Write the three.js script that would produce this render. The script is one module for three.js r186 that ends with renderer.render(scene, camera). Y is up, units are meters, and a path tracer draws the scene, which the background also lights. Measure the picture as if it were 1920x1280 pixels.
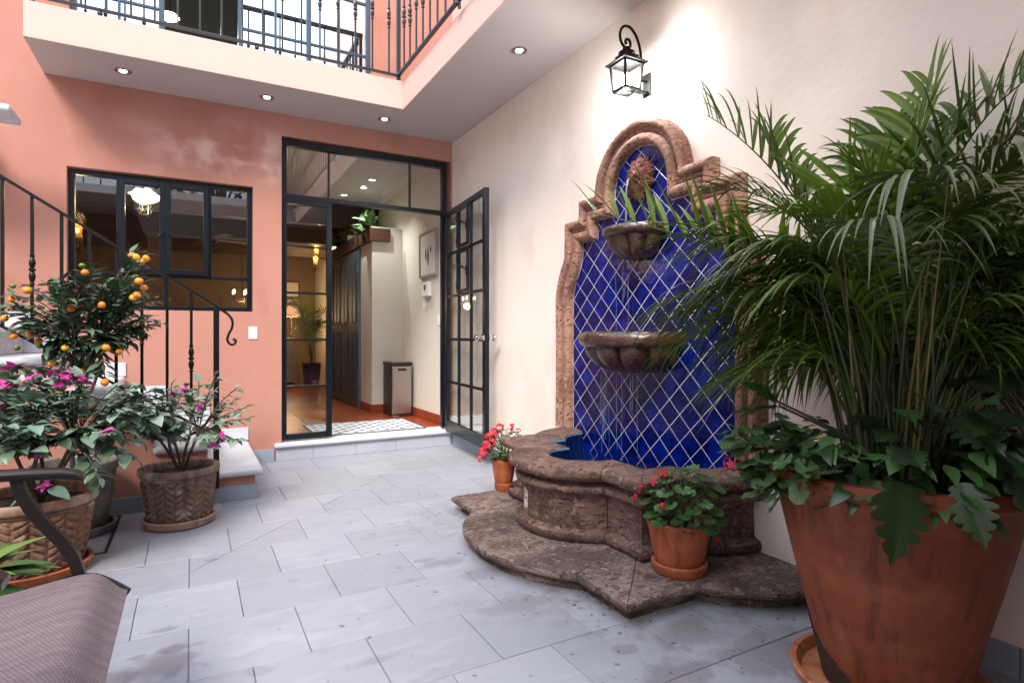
import * as THREE from 'three';
import { mergeGeometries, toCreasedNormals } from 'three/addons/utils/BufferGeometryUtils.js';
import { RoundedBoxGeometry } from 'three/addons/geometries/RoundedBoxGeometry.js';

// ---------------------------------------------------------------- camera, sky, sun, exposure
const scene = new THREE.Scene();
const camera = new THREE.PerspectiveCamera(60.52, 1.5, 0.05, 120);
const EYE = new THREE.Vector3(-2.246, 1.06, 5.311);
camera.position.copy(EYE);
camera.lookAt(EYE.x + 0.48106, EYE.y, EYE.z - 0.87669);
camera.setViewOffset(1920, 1280, 0, 10, 1920, 1280);
const renderer = new THREE.WebGLRenderer({ antialias: true });
renderer.toneMapping = THREE.LinearToneMapping;
renderer.toneMappingExposure = 3.1;
renderer.shadowMap.enabled = true;

const SKYW = 512, SKYH = 256, skyData = new Float32Array(SKYW * SKYH * 4);
const cfract = (x) => x - Math.floor(x);
const h2 = (x, y) => cfract(Math.sin(x * 127.1 + y * 311.7) * 43758.5453);
function vnoise(x, y, px = 4096, py = 4096) {
  const xi = Math.floor(x), yi = Math.floor(y), fx = x - xi, fy = y - yi;
  const sx = fx * fx * (3 - 2 * fx), sy = fy * fy * (3 - 2 * fy);
  const m = (a, n) => ((a % n) + n) % n;
  const a = h2(m(xi, px), m(yi, py)), b = h2(m(xi + 1, px), m(yi, py)), c = h2(m(xi, px), m(yi + 1, py)), d = h2(m(xi + 1, px), m(yi + 1, py));
  return a + (b - a) * sx + (c - a) * sy + (a - b - c + d) * sx * sy;
}
function fbm(x, y, oct = 4, px = 4096, py = 4096) {
  let s = 0, a = 0.5, t = 0;
  for (let i = 0; i < oct; i++) { s += a * vnoise(x, y, px, py); t += a; x *= 2; y *= 2; px *= 2; py *= 2; a *= 0.5; }
  return s / t;
}
for (let j = 0; j < SKYH; j++) for (let i = 0; i < SKYW; i++) {
  const v = (j + 0.5) / SKYH, el = (v - 0.5) * Math.PI, u = i / SKYW, k = (j * SKYW + i) * 4;
  let r, g, b;
  if (el > 0) {
    const c = 0.86 + 0.28 * fbm(u * 8, v * 8, 4, 8, 4096), l = (0.62 + 0.5 * Math.sin(el)) * c * 0.93;
    r = l * 0.86; g = l * 0.96; b = l * 1.13;
  } else { r = 0.14; g = 0.135; b = 0.13; }
  skyData[k] = r; skyData[k + 1] = g; skyData[k + 2] = b; skyData[k + 3] = 1;
}
const sky = new THREE.DataTexture(skyData, SKYW, SKYH, THREE.RGBAFormat, THREE.FloatType);
sky.mapping = THREE.EquirectangularReflectionMapping; sky.magFilter = THREE.LinearFilter; sky.needsUpdate = true;
scene.background = sky; scene.environment = sky;

const sun = new THREE.DirectionalLight(new THREE.Color(1.0, 0.92, 0.82), 1.5);
sun.position.set(-7.6, 11, 11.2); sun.target.position.set(-1, 0, 2.4);
sun.castShadow = true; sun.shadow.radius = 38;
sun.shadow.camera.left = -8; sun.shadow.camera.right = 8; sun.shadow.camera.top = 8; sun.shadow.camera.bottom = -8; sun.shadow.camera.far = 40;
sun.shadow.mapSize.set(2048, 2048);
scene.add(sun, sun.target);

// ---------------------------------------------------------------- helpers
function rng(seed) { let s = seed | 0; return () => { s = (s + 0x6d2b79f5) | 0; let t = Math.imul(s ^ (s >>> 15), 1 | s); t = (t + Math.imul(t ^ (t >>> 7), 61 | t)) ^ t; return ((t ^ (t >>> 14)) >>> 0) / 4294967296; }; }
const V = (x, y, z) => new THREE.Vector3(x, y, z);
const lerp = (a, b, t) => a + (b - a) * t, clamp = (x, a = 0, b = 1) => Math.min(b, Math.max(a, x)), smooth = (a, b, x) => { const t = clamp((x - a) / (b - a)); return t * t * (3 - 2 * t); };
const used = new Map();
function numbered(n) { const k = used.get(n) || 0; used.set(n, k + 1); return k ? n + '_' + String(k).padStart(3, '0') : n; }
function tag(o, label, category, group, kind) { if (label) o.userData.label = label; if (category) o.userData.category = category; if (group) o.userData.group = group; if (kind) o.userData.kind = kind; return o; }
function thing(name, label, category, pos = [0, 0, 0], turn = 0, group) {
  const o = new THREE.Group(); o.name = numbered(name); scene.add(o); o.position.set(...pos); o.rotation.y = turn;
  return tag(o, label, category, group);
}
function part(name, geo, mat, parent) {
  const m = new THREE.Mesh(Array.isArray(geo) ? merge(geo) : geo, mat);
  m.name = parent === scene ? numbered(name) : name; m.castShadow = m.receiveShadow = true; parent.add(m); return m;
}
function clean(g) { // same attributes everywhere, no index
  const n = g.index ? g.toNonIndexed() : g;
  for (const k of Object.keys(n.attributes)) if (!['position', 'normal', 'uv'].includes(k)) n.deleteAttribute(k);
  if (!n.attributes.normal) n.computeVertexNormals();
  if (!n.attributes.uv) n.setAttribute('uv', new THREE.Float32BufferAttribute(new Float32Array(n.attributes.position.count * 2), 2));
  n.morphAttributes = {}; n.clearGroups(); return n;
}
function merge(list) { return list.length === 1 ? list[0] : mergeGeometries(list.map(clean), false); }
function boxUV(g0) {
  const g = clean(g0), p = g.attributes.position, uv = new Float32Array(p.count * 2), a = V(), b = V(), c = V(), n = V();
  for (let i = 0; i < p.count; i += 3) {
    a.fromBufferAttribute(p, i); b.fromBufferAttribute(p, i + 1); c.fromBufferAttribute(p, i + 2);
    n.copy(b).sub(a).cross(c.clone().sub(a));
    const ax = Math.abs(n.x), ay = Math.abs(n.y), az = Math.abs(n.z);
    [a, b, c].forEach((q, k) => {
      const s = ax >= ay && ax >= az ? [q.z, q.y] : ay >= az ? [q.x, q.z] : [q.x, q.y];
      uv[(i + k) * 2] = s[0]; uv[(i + k) * 2 + 1] = s[1];
    });
  }
  g.setAttribute('uv', new THREE.BufferAttribute(uv, 2)); return g;
}
function box(x0, x1, y0, y1, z0, z1, r = 0) {
  const w = Math.abs(x1 - x0), h = Math.abs(y1 - y0), d = Math.abs(z1 - z0);
  const g = r > 0 ? new RoundedBoxGeometry(w, h, d, 2, Math.min(r, w / 2.01, h / 2.01, d / 2.01)) : new THREE.BoxGeometry(w, h, d);
  g.translate((x0 + x1) / 2, (y0 + y1) / 2, (z0 + z1) / 2); return boxUV(g);
}
function tube(pts, r, seg = 8, n = 0, closed = false) {
  const curve = new THREE.CatmullRomCurve3(pts.map((p) => (p.isVector3 ? p : V(...p))), closed);
  return clean(new THREE.TubeGeometry(curve, n || Math.max(2, pts.length * 4), r, seg, closed));
}
function rod(a, b, r0, r1 = r0, seg = 8) {
  const A = a.isVector3 ? a : V(...a), B = b.isVector3 ? b : V(...b), d = B.clone().sub(A), g = new THREE.CylinderGeometry(r1, r0, d.length(), seg, 1);
  g.translate(0, d.length() / 2, 0); g.applyQuaternion(new THREE.Quaternion().setFromUnitVectors(V(0, 1, 0), d.normalize())); g.translate(A.x, A.y, A.z); return clean(g);
}
function bar(a, b, w, d) { // rectangular bar from a to b, w across the upright plane
  const A = V(...a), B = V(...b), dir = B.clone().sub(A), L = dir.length(), g = new THREE.BoxGeometry(w, L, d);
  g.translate(0, L / 2, 0); g.applyQuaternion(new THREE.Quaternion().setFromUnitVectors(V(0, 1, 0), dir.normalize())); g.translate(A.x, A.y, A.z); return clean(g);
}
function lathe(profile, seg = 40, a0 = 0, a1 = Math.PI * 2) {
  const g = new THREE.LatheGeometry(profile.map((p) => new THREE.Vector2(p[0], p[1])), seg, a0, a1), uv = g.attributes.uv;
  let len = [0]; for (let i = 1; i < profile.length; i++) len.push(len[i - 1] + Math.hypot(profile[i][0] - profile[i - 1][0], profile[i][1] - profile[i - 1][1]));
  const rm = Math.max(...profile.map((p) => p[0]));
  for (let i = 0; i < uv.count; i++) { uv.setXY(i, uv.getX(i) * (a1 - a0) * rm, len[i % profile.length]); }
  return toCreasedNormals(clean(g), 0.7);
}
function move(g, x, y, z, ry = 0, s = 1) { const n = g.clone(); if (s !== 1) n.scale(s, s, s); if (ry) n.rotateY(ry); n.translate(x, y, z); return n; }
function grid(nu, nv, f, uvf) { // parametric sheet f(u,v) -> [x,y,z]
  const p = [], uv = [], idx = [];
  for (let j = 0; j <= nv; j++) for (let i = 0; i <= nu; i++) { const u = i / nu, v = j / nv; p.push(...f(u, v)); uv.push(...(uvf ? uvf(u, v) : [u, v])); }
  for (let j = 0; j < nv; j++) for (let i = 0; i < nu; i++) { const a = j * (nu + 1) + i, b = a + 1, c = a + nu + 1, d = c + 1; idx.push(a, b, d, a, d, c); }
  const g = new THREE.BufferGeometry(); g.setAttribute('position', new THREE.Float32BufferAttribute(p, 3)); g.setAttribute('uv', new THREE.Float32BufferAttribute(uv, 2)); g.setIndex(idx); g.computeVertexNormals(); return g;
}
function jitter(g, amp, f) { // weathered surface: moves points by a smooth field of their own position
  const p = g.attributes.position;
  for (let i = 0; i < p.count; i++) {
    const x = p.getX(i), y = p.getY(i), z = p.getZ(i);
    const q = (k) => (vnoise(x * f + z * f * 0.7 + k * 17.3, y * f - z * f * 0.6 + k * 5.1) - 0.5) * 2 * amp;
    p.setXYZ(i, x + q(1), y + q(2), z + q(3));
  }
  return g;
}
// sweep a profile of (inset, height) along an outline family; returns a closed block with end caps
function sweepBlock(outline, i0, i1, profile, map, { gap = 0.0012, amp = 0, freq = 30, crease = 0.6, closed = true } = {}) {
  const cols = i1 - i0 + 1, np = profile.length, pos = [], cache = new Map();
  const at = (t) => { const k = t.toFixed(5); if (!cache.has(k)) cache.set(k, outline(t)); return cache.get(k); };
  for (let i = 0; i < cols; i++) for (let j = 0; j < np; j++) {
    const o = at(profile[j][0]); let [a, b] = o[i0 + i];
    if (gap && (i === 0 || i === cols - 1)) { const n = o[i0 + i + (i === 0 ? 1 : -1)], L = Math.hypot(n[0] - a, n[1] - b) || 1; a += ((n[0] - a) / L) * gap; b += ((n[1] - b) / L) * gap; }
    pos.push(map(a, b, profile[j][1]));
  }
  const tri = [], P = (i, j) => pos[i * np + (j % np)], m = closed ? np : np - 1;
  for (let i = 0; i < cols - 1; i++) for (let j = 0; j < m; j++) { tri.push(P(i, j), P(i + 1, j), P(i + 1, j + 1), P(i, j), P(i + 1, j + 1), P(i, j + 1)); }
  if (closed) {
    const faces = THREE.ShapeUtils.triangulateShape(profile.map((p) => new THREE.Vector2(p[0], p[1])), []);
    for (const f of faces) { tri.push(P(0, f[0]), P(0, f[1]), P(0, f[2])); tri.push(P(cols - 1, f[2]), P(cols - 1, f[1]), P(cols - 1, f[0])); }
  }
  let g = new THREE.BufferGeometry(); g.setAttribute('position', new THREE.Float32BufferAttribute(tri.flat(), 3));
  if (amp) jitter(g, amp, freq);
  g.computeVertexNormals(); g = boxUV(g); return toCreasedNormals(g, crease);
}
const arcPts = (cx, cy, r, a0, a1, n) => Array.from({ length: n + 1 }, (_, i) => { const a = lerp(a0, a1, i / n); return [cx + r * Math.cos(a), cy + r * Math.sin(a)]; });

// ---------------------------------------------------------------- textures
function tex(w, h, f, { srgb = true, repeat = [1, 1], mirror = false, clampEdge = false } = {}) {
  const d = new Uint8Array(w * h * 4);
  for (let j = 0; j < h; j++) for (let i = 0; i < w; i++) { const c = f((i + 0.5) / w, (j + 0.5) / h, i, j), k = (j * w + i) * 4; for (let q = 0; q < 3; q++) d[k + q] = clamp(Array.isArray(c) ? c[q] : c) * 255; d[k + 3] = 255; }
  const t = new THREE.DataTexture(d, w, h); t.magFilter = THREE.LinearFilter; t.minFilter = THREE.LinearMipmapLinearFilter; t.generateMipmaps = true;
  t.wrapS = t.wrapT = clampEdge ? THREE.ClampToEdgeWrapping : mirror ? THREE.MirroredRepeatWrapping : THREE.RepeatWrapping;
  if (srgb) t.colorSpace = THREE.SRGBColorSpace; t.repeat.set(...repeat); t.anisotropy = 8; t.needsUpdate = true; return t;
}
const mixc = (a, b, t) => [lerp(a[0], b[0], t), lerp(a[1], b[1], t), lerp(a[2], b[2], t)];
const mul = (a, k) => [a[0] * k, a[1] * k, a[2] * k];
const std = (o) => new THREE.MeshStandardMaterial(o), phys = (o) => new THREE.MeshPhysicalMaterial(o);
const lin = (r, g, b) => new THREE.Color().setRGB(r, g, b);

const plasterBump = tex(512, 512, (u, v) => 0.5 * fbm(u * 12, v * 12, 5, 12, 12) + 0.5 * fbm(u * 60, v * 60, 3, 60, 60), { srgb: false, repeat: [0.7, 0.7] });
// pink plaster of the end wall: x -6..1 and y 0..7 in metres, with the pale bloom that the photograph shows over the window
const pinkMap = tex(1024, 1024, (u, v) => {
  const x = -6 + u * 7, y = v * 7;
  let c = mixc([0.69, 0.475, 0.41], [0.755, 0.545, 0.48], fbm(u * 9, v * 9, 5));
  c = mixc(c, [0.645, 0.425, 0.355], 0.5 * smooth(0.5, 0.8, fbm(u * 22 + 7, v * 16 + 3, 4)));
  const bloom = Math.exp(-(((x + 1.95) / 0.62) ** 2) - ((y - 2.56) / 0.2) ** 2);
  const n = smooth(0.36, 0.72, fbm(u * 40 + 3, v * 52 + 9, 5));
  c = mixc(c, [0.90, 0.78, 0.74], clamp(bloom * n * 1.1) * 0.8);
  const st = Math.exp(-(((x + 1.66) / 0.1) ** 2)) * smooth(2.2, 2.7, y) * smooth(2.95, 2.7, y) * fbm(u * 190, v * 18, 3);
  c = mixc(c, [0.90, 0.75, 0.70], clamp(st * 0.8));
  return c;
}, { repeat: [1 / 7, 1 / 7] });
pinkMap.offset.set(6 / 7, 0);
const creamMap = tex(1024, 1024, (u, v) => { const c = mixc([0.915, 0.86, 0.81], [0.94, 0.89, 0.85], fbm(u * 6, v * 6, 5, 6, 6)); return mixc(c, [0.84, 0.765, 0.71], 0.35 * smooth(0.55, 0.85, fbm(u * 16, v * 9, 4, 16, 9))); }, { repeat: [0.25, 0.25] });
const M = {};
M.pink = std({ map: pinkMap, bumpMap: plasterBump, bumpScale: 0.0022, roughness: 0.85 });
M.cream = std({ map: creamMap, bumpMap: plasterBump, bumpScale: 0.0016, roughness: 0.82 });
M.peach = std({ color: lin(0.70, 0.475, 0.41), bumpMap: plasterBump, bumpScale: 0.0014, roughness: 0.85 });
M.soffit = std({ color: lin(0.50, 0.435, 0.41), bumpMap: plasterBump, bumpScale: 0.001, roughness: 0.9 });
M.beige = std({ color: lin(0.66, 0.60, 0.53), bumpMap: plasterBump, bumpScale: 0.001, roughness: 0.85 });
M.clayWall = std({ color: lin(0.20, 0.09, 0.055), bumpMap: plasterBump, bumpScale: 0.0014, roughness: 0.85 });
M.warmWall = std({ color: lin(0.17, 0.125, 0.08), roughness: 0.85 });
M.white = std({ color: lin(0.78, 0.78, 0.76), roughness: 0.4 });
M.steel = phys({ color: lin(0.005, 0.008, 0.013), roughness: 0.3, specularIntensity: 0.7 });
M.iron = phys({ color: lin(0.006, 0.006, 0.006), roughness: 0.4, specularIntensity: 0.6 });
M.bronze = phys({ color: lin(0.012, 0.007, 0.005), roughness: 0.5, specularIntensity: 0.5 });
M.lanternIron = phys({ color: lin(0.004, 0.003, 0.0025), roughness: 0.55, specularIntensity: 0.35 });
M.chrome = std({ color: lin(0.75, 0.74, 0.72), roughness: 0.18, metalness: 1 });
M.glass = phys({ color: lin(0.97, 0.985, 0.98), roughness: 0, transmission: 1, thickness: 0, ior: 1.75 });
M.clear = phys({ color: lin(0.99, 0.99, 0.99), roughness: 0, transmission: 1, thickness: 0, ior: 1.45 });
M.mirrorGlass = phys({ color: lin(0.86, 0.93, 0.97), roughness: 0.02, metalness: 1 });
M.water = phys({ color: lin(0.85, 0.9, 0.95), roughness: 0.05, transmission: 0.88, thickness: 0, ior: 1.5 });
M.pool = phys({ color: lin(0.004, 0.012, 0.05), roughness: 0.04, clearcoat: 1, clearcoatRoughness: 0.03 });
// cantera stone
const stonePit = (u, v) => { let s = 0; for (const [f, k] of [[34, 0.62], [70, 0.66]]) { const n = vnoise(u * f * 2.2, v * f * 2.2, f * 2.2 | 0, f * 2.2 | 0); s = Math.max(s, smooth(k + 0.2, k + 0.3, n)); } return s; };
const stoneMap = (base, dark, pale) => tex(640, 640, (u, v) => {
  let c = mixc(base, dark, smooth(0.35, 0.75, fbm(u * 5, v * 5, 5, 5, 5)));
  c = mixc(c, pale, 0.55 * smooth(0.55, 0.8, fbm(u * 30 + 4, v * 24, 4, 30, 24)));
  c = mixc(c, mul(dark, 0.6), 0.5 * smooth(0.52, 0.72, fbm(u * 14, v * 60, 4, 14, 60)));
  c = mixc(c, mul(dark, 0.32), 0.8 * stonePit(u, v));
  const f = vnoise(u * 150, v * 150, 150, 150); if (f > 0.93) c = mixc(c, pale, 0.8);
  return c;
}, { repeat: [1.6, 1.6] });
const stoneBump = tex(640, 640, (u, v) => clamp(0.35 + 0.45 * fbm(u * 26, v * 26, 5, 26, 26) + 0.25 * fbm(u * 20, v * 110, 3, 20, 110) - 0.5 * stonePit(u, v)), { srgb: false, repeat: [1.6, 1.6] });
M.stone = std({ map: stoneMap([0.645, 0.485, 0.415], [0.51, 0.355, 0.29], [0.77, 0.64, 0.56]), bumpMap: stoneBump, bumpScale: 0.003, roughness: 0.88 });
M.stoneDark = std({ map: stoneMap([0.47, 0.36, 0.325], [0.31, 0.225, 0.195], [0.64, 0.54, 0.49]), bumpMap: stoneBump, bumpScale: 0.007, roughness: 0.85 });
M.stonePlinth = std({ map: stoneMap([0.50, 0.42, 0.39], [0.33, 0.27, 0.245], [0.68, 0.60, 0.56]), bumpMap: stoneBump, bumpScale: 0.008, roughness: 0.88 });
M.stoneWet = phys({ map: stoneMap([0.315, 0.18, 0.12], [0.17, 0.085, 0.05], [0.47, 0.31, 0.23]), bumpMap: stoneBump, bumpScale: 0.006, roughness: 0.42, clearcoat: 0.55, clearcoatRoughness: 0.25 });
M.step = std({ map: tex(512, 512, (u, v) => mixc([0.83, 0.835, 0.855], [0.76, 0.77, 0.80], fbm(u * 5, v * 22, 5, 5, 22)), { repeat: [1, 1] }), bumpMap: plasterBump, bumpScale: 0.002, roughness: 0.6 });
M.skirt = std({ map: tex(512, 512, (u, v) => mixc([0.63, 0.67, 0.72], [0.54, 0.585, 0.64], fbm(u * 6, v * 9, 5, 6, 9)), { repeat: [1, 1] }), roughness: 0.55 });
M.grout = std({ color: lin(0.72, 0.66, 0.58), roughness: 0.9 });
M.mortar = std({ color: lin(0.24, 0.235, 0.25), roughness: 0.95 });
// terracotta
const clay = (a, b, bloom, k) => tex(1024, 512, (u, v) => {
  let c = mixc(a, b, fbm(u * 6, v * 5, 5, 6, 5));
  c = mixc(c, mul(b, 0.7), 0.6 * smooth(0.5, 0.8, fbm(u * 40, v * 6, 4, 40, 6)));
  c = mixc(c, bloom, k * smooth(0.5, 0.78, fbm(u * 12 + 5, v * 8 + 2, 5, 12, 8)));
  const s = vnoise(u * 220, v * 110, 220, 110); if (s > 0.94) c = mixc(c, bloom, 0.45);
  return c;
}, { repeat: [0.8, 1.6] });
M.terracotta = std({ map: clay([0.72, 0.40, 0.25], [0.60, 0.30, 0.175], [0.80, 0.58, 0.47], 0.35), bumpMap: plasterBump, bumpScale: 0.0015, roughness: 0.75 });
M.terracottaBig = std({ map: clay([0.55, 0.275, 0.125], [0.40, 0.175, 0.075], [0.60, 0.36, 0.25], 0.35), bumpMap: plasterBump, bumpScale: 0.002, roughness: 0.7 });
M.wovenClay = std({ map: clay([0.56, 0.46, 0.40], [0.40, 0.30, 0.25], [0.74, 0.68, 0.65], 0.95), bumpMap: plasterBump, bumpScale: 0.002, roughness: 0.8 });
M.saucer = std({ map: clay([0.72, 0.58, 0.51], [0.62, 0.47, 0.40], [0.80, 0.71, 0.67], 0.5), roughness: 0.75 });
M.greyPot = std({ map: clay([0.55, 0.52, 0.50], [0.45, 0.42, 0.40], [0.66, 0.63, 0.60], 0.5), roughness: 0.8 });
M.soil = std({ map: tex(256, 256, (u, v) => mixc([0.16, 0.11, 0.085], [0.30, 0.21, 0.16], smooth(0.45, 0.8, fbm(u * 24, v * 24, 4, 24, 24))), { repeat: [4, 4] }), roughness: 0.95 });
M.wood = std({ map: tex(512, 256, (u, v) => mixc([0.36, 0.20, 0.10], [0.20, 0.10, 0.05], fbm(u * 3, v * 40, 5, 3, 40)), { repeat: [0.6, 1] }), roughness: 0.6 });
M.darkWood = std({ color: lin(0.03, 0.016, 0.01), roughness: 0.6 });
// ---------------------------------------------------------------- floor of square slabs
const XA = -1.89, XB = -1.708, PITCH = 0.3635;
const rowZ = [0.12, 0.49, 0.885, 1.30, 1.722, 2.112, 2.50, 2.885, 3.262, 3.612, 3.965, 4.325, 4.69, 5.05, 5.42, 5.8, 6.2, 6.6, 7.0, 7.4, 7.8, 8.2, 8.6, 9.0];
const speck = rng(77), specks = [];
function plinthDist(x, z) { const u = Math.abs(z - 2.83), v = -x; return Math.max(0, Math.min(Math.hypot(Math.max(0, u - 0.86), Math.max(0, v - 0.86)), 9), v > 0.7 ? Math.hypot(u, v - 0.4) - 0.72 - 0.12 * (u > 0.6 ? 1 : 0) : 0); }
const FW = 2048, FH = 2048, FX0 = -4, FZ1 = 5.5, spec = new Float32Array(FW * FH);
for (let i = 0; i < 2600; i++) {
  const z = 1.5 + speck() * 3.0, x = -0.15 - speck() * 1.75, d = Math.abs(plinthDist(x, z));
  if (speck() > Math.exp(-d * 4.2) * 0.95) continue;
  specks.push([x, z, 0.002 + 0.0075 * speck() ** 2.6, 0.45 + 0.55 * speck(), speck() * 3]);
}
for (let i = 0; i < 260; i++) specks.push([-4 * speck(), 1 + 4 * speck(), 0.0015 + 0.0032 * speck(), 0.3 + 0.4 * speck(), speck() * 3]);
for (const [x, z, r, k, a] of specks) {
  const ci = ((x - FX0) / 4) * FW, cj = (z / FZ1) * FH, R = r * 1.9, n = Math.ceil((R / 4) * FW);
  for (let j = -n; j <= n; j++) for (let i = -n; i <= n; i++) {
    const dx = (i / FW) * 4, dz = (j / FH) * FZ1, ca = Math.cos(a), sa = Math.sin(a), q = Math.hypot((dx * ca + dz * sa) / 1.6, dx * -sa + dz * ca) / r, I = Math.round(ci) + i, J = Math.round(cj) + j;
    if (I >= 0 && J >= 0 && I < FW && J < FH) spec[J * FW + I] = Math.max(spec[J * FW + I], k * smooth(1.1, 0.55, q));
  }
}
const stains = [[-1.268, 2.689, 0.05, 0.025, 0.3, 0.5], [-2.327, 2.855, 0.045, 0.022, 0.2, 0.75], [-2.33, 3.12, 0.12, 0.09, 0.6, 0.75], [-2.29, 3.02, 0.08, 0.035, 0.9, 0.8], [-2.44, 3.12, 0.06, 0.05, 0.3, 0.7], [-2.40, 3.02, 0.03, 0.015, 0.4, 0.6], [-0.898, 3.952, 0.14, 0.085, 0.3, 0.75], [-0.95, 3.76, 0.05, 0.035, 0.2, 0.6], [-0.70, 3.78, 0.16, 0.10, 0.8, 0.6], [-0.55, 4.0, 0.2, 0.12, 0.7, 0.6], [-1.214, 2.756, 0.10, 0.05, 0.3, 0.45], [-1.10, 2.95, 0.13, 0.06, 0.7, 0.4], [-1.12, 3.3, 0.14, 0.07, 0.3, 0.4], [-2.165, 2.198, 0.03, 0.018, 0.5, 0.7], [-2.436, 2.137, 0.035, 0.015, 0.2, 0.5], [-1.86, 2.63, 0.03, 0.018, 0.4, 0.35], [-1.4, 2.2, 0.03, 0.012, 0.3, 0.35], [-2.05, 3.3, 0.05, 0.03, 0.4, 0.35], [-1.72, 3.42, 0.09, 0.03, 0.3, 0.35]];
const floorMap = tex(FW, FH, (u, v, i, j) => {
  const x = FX0 + u * 4, z = v * FZ1;
  let c = mixc([0.605, 0.61, 0.64], [0.575, 0.582, 0.615], fbm(x * 2.2, z * 5, 5));
  c = mixc(c, [0.655, 0.655, 0.675], 0.4 * smooth(0.55, 0.8, fbm(x * 9 + 31, z * 24 + 11, 4)));
  c = mixc(c, [0.52, 0.52, 0.55], 0.3 * smooth(0.58, 0.8, fbm(x * 7 + 3, z * 16 + 77, 4)));
  for (const [sx, sz, a, b, , k] of stains) {
    const dx = (x - sx) / a, dz = (z - sz) / b, q = dx * dx + dz * dz; if (q > 6) continue;
    const w = Math.sqrt(q) + (fbm(x * 22 + sx * 50, z * 22, 4) - 0.5) * 1.3;
    c = mixc(c, [0.40, 0.365, 0.38], 0.62 * k * smooth(1.2, 0.5, w));
  }
  // grey-green algae where the basin splashes
  const d = Math.abs(plinthDist(x, z)); if (d < 0.5 && x > -1.9) c = mixc(c, [0.46, 0.45, 0.435], 0.5 * smooth(0.35, 0.0, d) * smooth(0.4, 0.7, fbm(x * 14, z * 14, 4)));
  return mixc(c, [0.29, 0.265, 0.28], 0.8 * spec[j * FW + i]);
}, { mirror: true });
const floorBump = tex(512, 512, (u, v) => 0.6 * fbm(u * 8, v * 24, 5, 8, 24) + 0.4 * fbm(u * 60, v * 60, 3, 60, 60), { srgb: false, repeat: [1, 1.4] });
const floorMats = [1, 0.94, 1.04, 0.97].map((k) => std({ map: floorMap, bumpMap: floorBump, bumpScale: 0.0012, roughness: 0.5 + 0.06 * k, color: lin(0.97 * k, 0.975 * k, 1.0 * k) }));
const floor = new THREE.Group(); floor.name = 'floor'; floor.userData.kind = 'structure'; scene.add(floor);
part('floor_bed', box(-7, 0, -0.12, -0.007, 0, 9.6), M.mortar, floor);
const rf = rng(5), CUT = [[-2.62, 2.70], [-0.90, 0.86]];
function slab(poly) { // poly [[x,z],...] convex, small chamfer
  let area = 0; poly.forEach((p, i) => { const q = poly[(i + 1) % poly.length]; area += p[0] * q[1] - p[1] * q[0]; }); if (Math.abs(area) < 0.0016) return;
  const c = [poly.reduce((s, p) => s + p[0], 0) / poly.length, poly.reduce((s, p) => s + p[1], 0) / poly.length];
  const inset = (d) => poly.map((p) => { const L = Math.hypot(p[0] - c[0], p[1] - c[1]); return [p[0] - ((p[0] - c[0]) / L) * d * 1.4, p[1] - ((p[1] - c[1]) / L) * d * 1.4]; });
  const A = inset(0.0004), B = inset(0.0024), y = (rf() - 0.5) * 0.0016, tx = (rf() - 0.5) * 0.003, tz = (rf() - 0.5) * 0.003, n = poly.length, pos = [], uv = [];
  const put = (p, h) => { pos.push(p[0], h + y + (p[0] - c[0]) * tx + (p[1] - c[1]) * tz, p[1]); uv.push((p[0] - FX0) / 4, p[1] / FZ1); };
  for (let i = 1; i < n - 1; i++) { put(B[0], 0); put(B[i + 1], 0); put(B[i], 0); }
  for (let i = 0; i < n; i++) { const k = (i + 1) % n; put(A[i], -0.002); put(B[i], 0); put(B[k], 0); put(A[i], -0.002); put(B[k], 0); put(A[k], -0.002); put(A[i], -0.012); put(A[i], -0.002); put(A[k], -0.002); put(A[i], -0.012); put(A[k], -0.002); put(A[k], -0.012); }
  let g = new THREE.BufferGeometry(); g.setAttribute('position', new THREE.Float32BufferAttribute(pos, 3)); g.setAttribute('uv', new THREE.Float32BufferAttribute(uv, 2));
  g.computeVertexNormals();
  part('floor_slab', g, floorMats[(rf() * 4) | 0], floor);
}
const side = (p, e = 0) => (CUT[1][0] - CUT[0][0]) * (p[1] - CUT[0][1]) - (CUT[1][1] - CUT[0][1]) * (p[0] - CUT[0][0]) + e;
function splitCut(poly, s, d) { // keep the half on side s of the diagonal saw cut
  const out = [], f = (p) => s * side(p) - d; for (let i = 0; i < poly.length; i++) { const a = poly[i], b = poly[(i + 1) % poly.length], fa = f(a), fb = f(b); if (fa >= 0) out.push(a); if (fa * fb < 0) { const t = fa / (fa - fb); out.push([lerp(a[0], b[0], t), lerp(a[1], b[1], t)]); } }
  return out;
}
for (let r = 0; r < rowZ.length - 1; r++) {
  const z0 = rowZ[r] - (r === 0 ? 0.1 : 0), z1 = rowZ[r + 1], o = (r % 2 === 1) ? XA : XB, g = 0.0010;
  for (let k = -13; k <= 6; k++) {
    let x0 = o + k * PITCH, x1 = x0 + PITCH; if (x0 > -0.02) continue; x1 = Math.min(x1, 0); x0 = Math.max(x0, -6.2); if (x1 < -6.1) continue;
    const poly = [[x0 + g, z0 + g], [x1 - g, z0 + g], [x1 - g, z1 - g], [x0 + g, z1 - g]], sd = poly.map((p) => side(p));
    const crosses = sd.some((q) => q > 0) && sd.some((q) => q < 0) && x0 > -2.7 && x1 < -0.85 && ![1, 6].includes(((k * 7 + r * 5) % 9 + 9) % 9);
    if (crosses) { slab(splitCut(poly, 1, 0.0016)); slab(splitCut(poly, -1, 0.0016)); } else slab(poly);
  }
}
// dark metal edging of the access cover by the stairs
part('cover_frame', [box(-2.623, -2.607, -0.008, 0.0035, 1.17, 1.85), box(-2.95, -2.623, -0.008, 0.0035, 1.836, 1.85), box(-2.95, -2.623, -0.008, 0.0035, 1.17, 1.184)], M.darkWood, floor);

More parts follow.
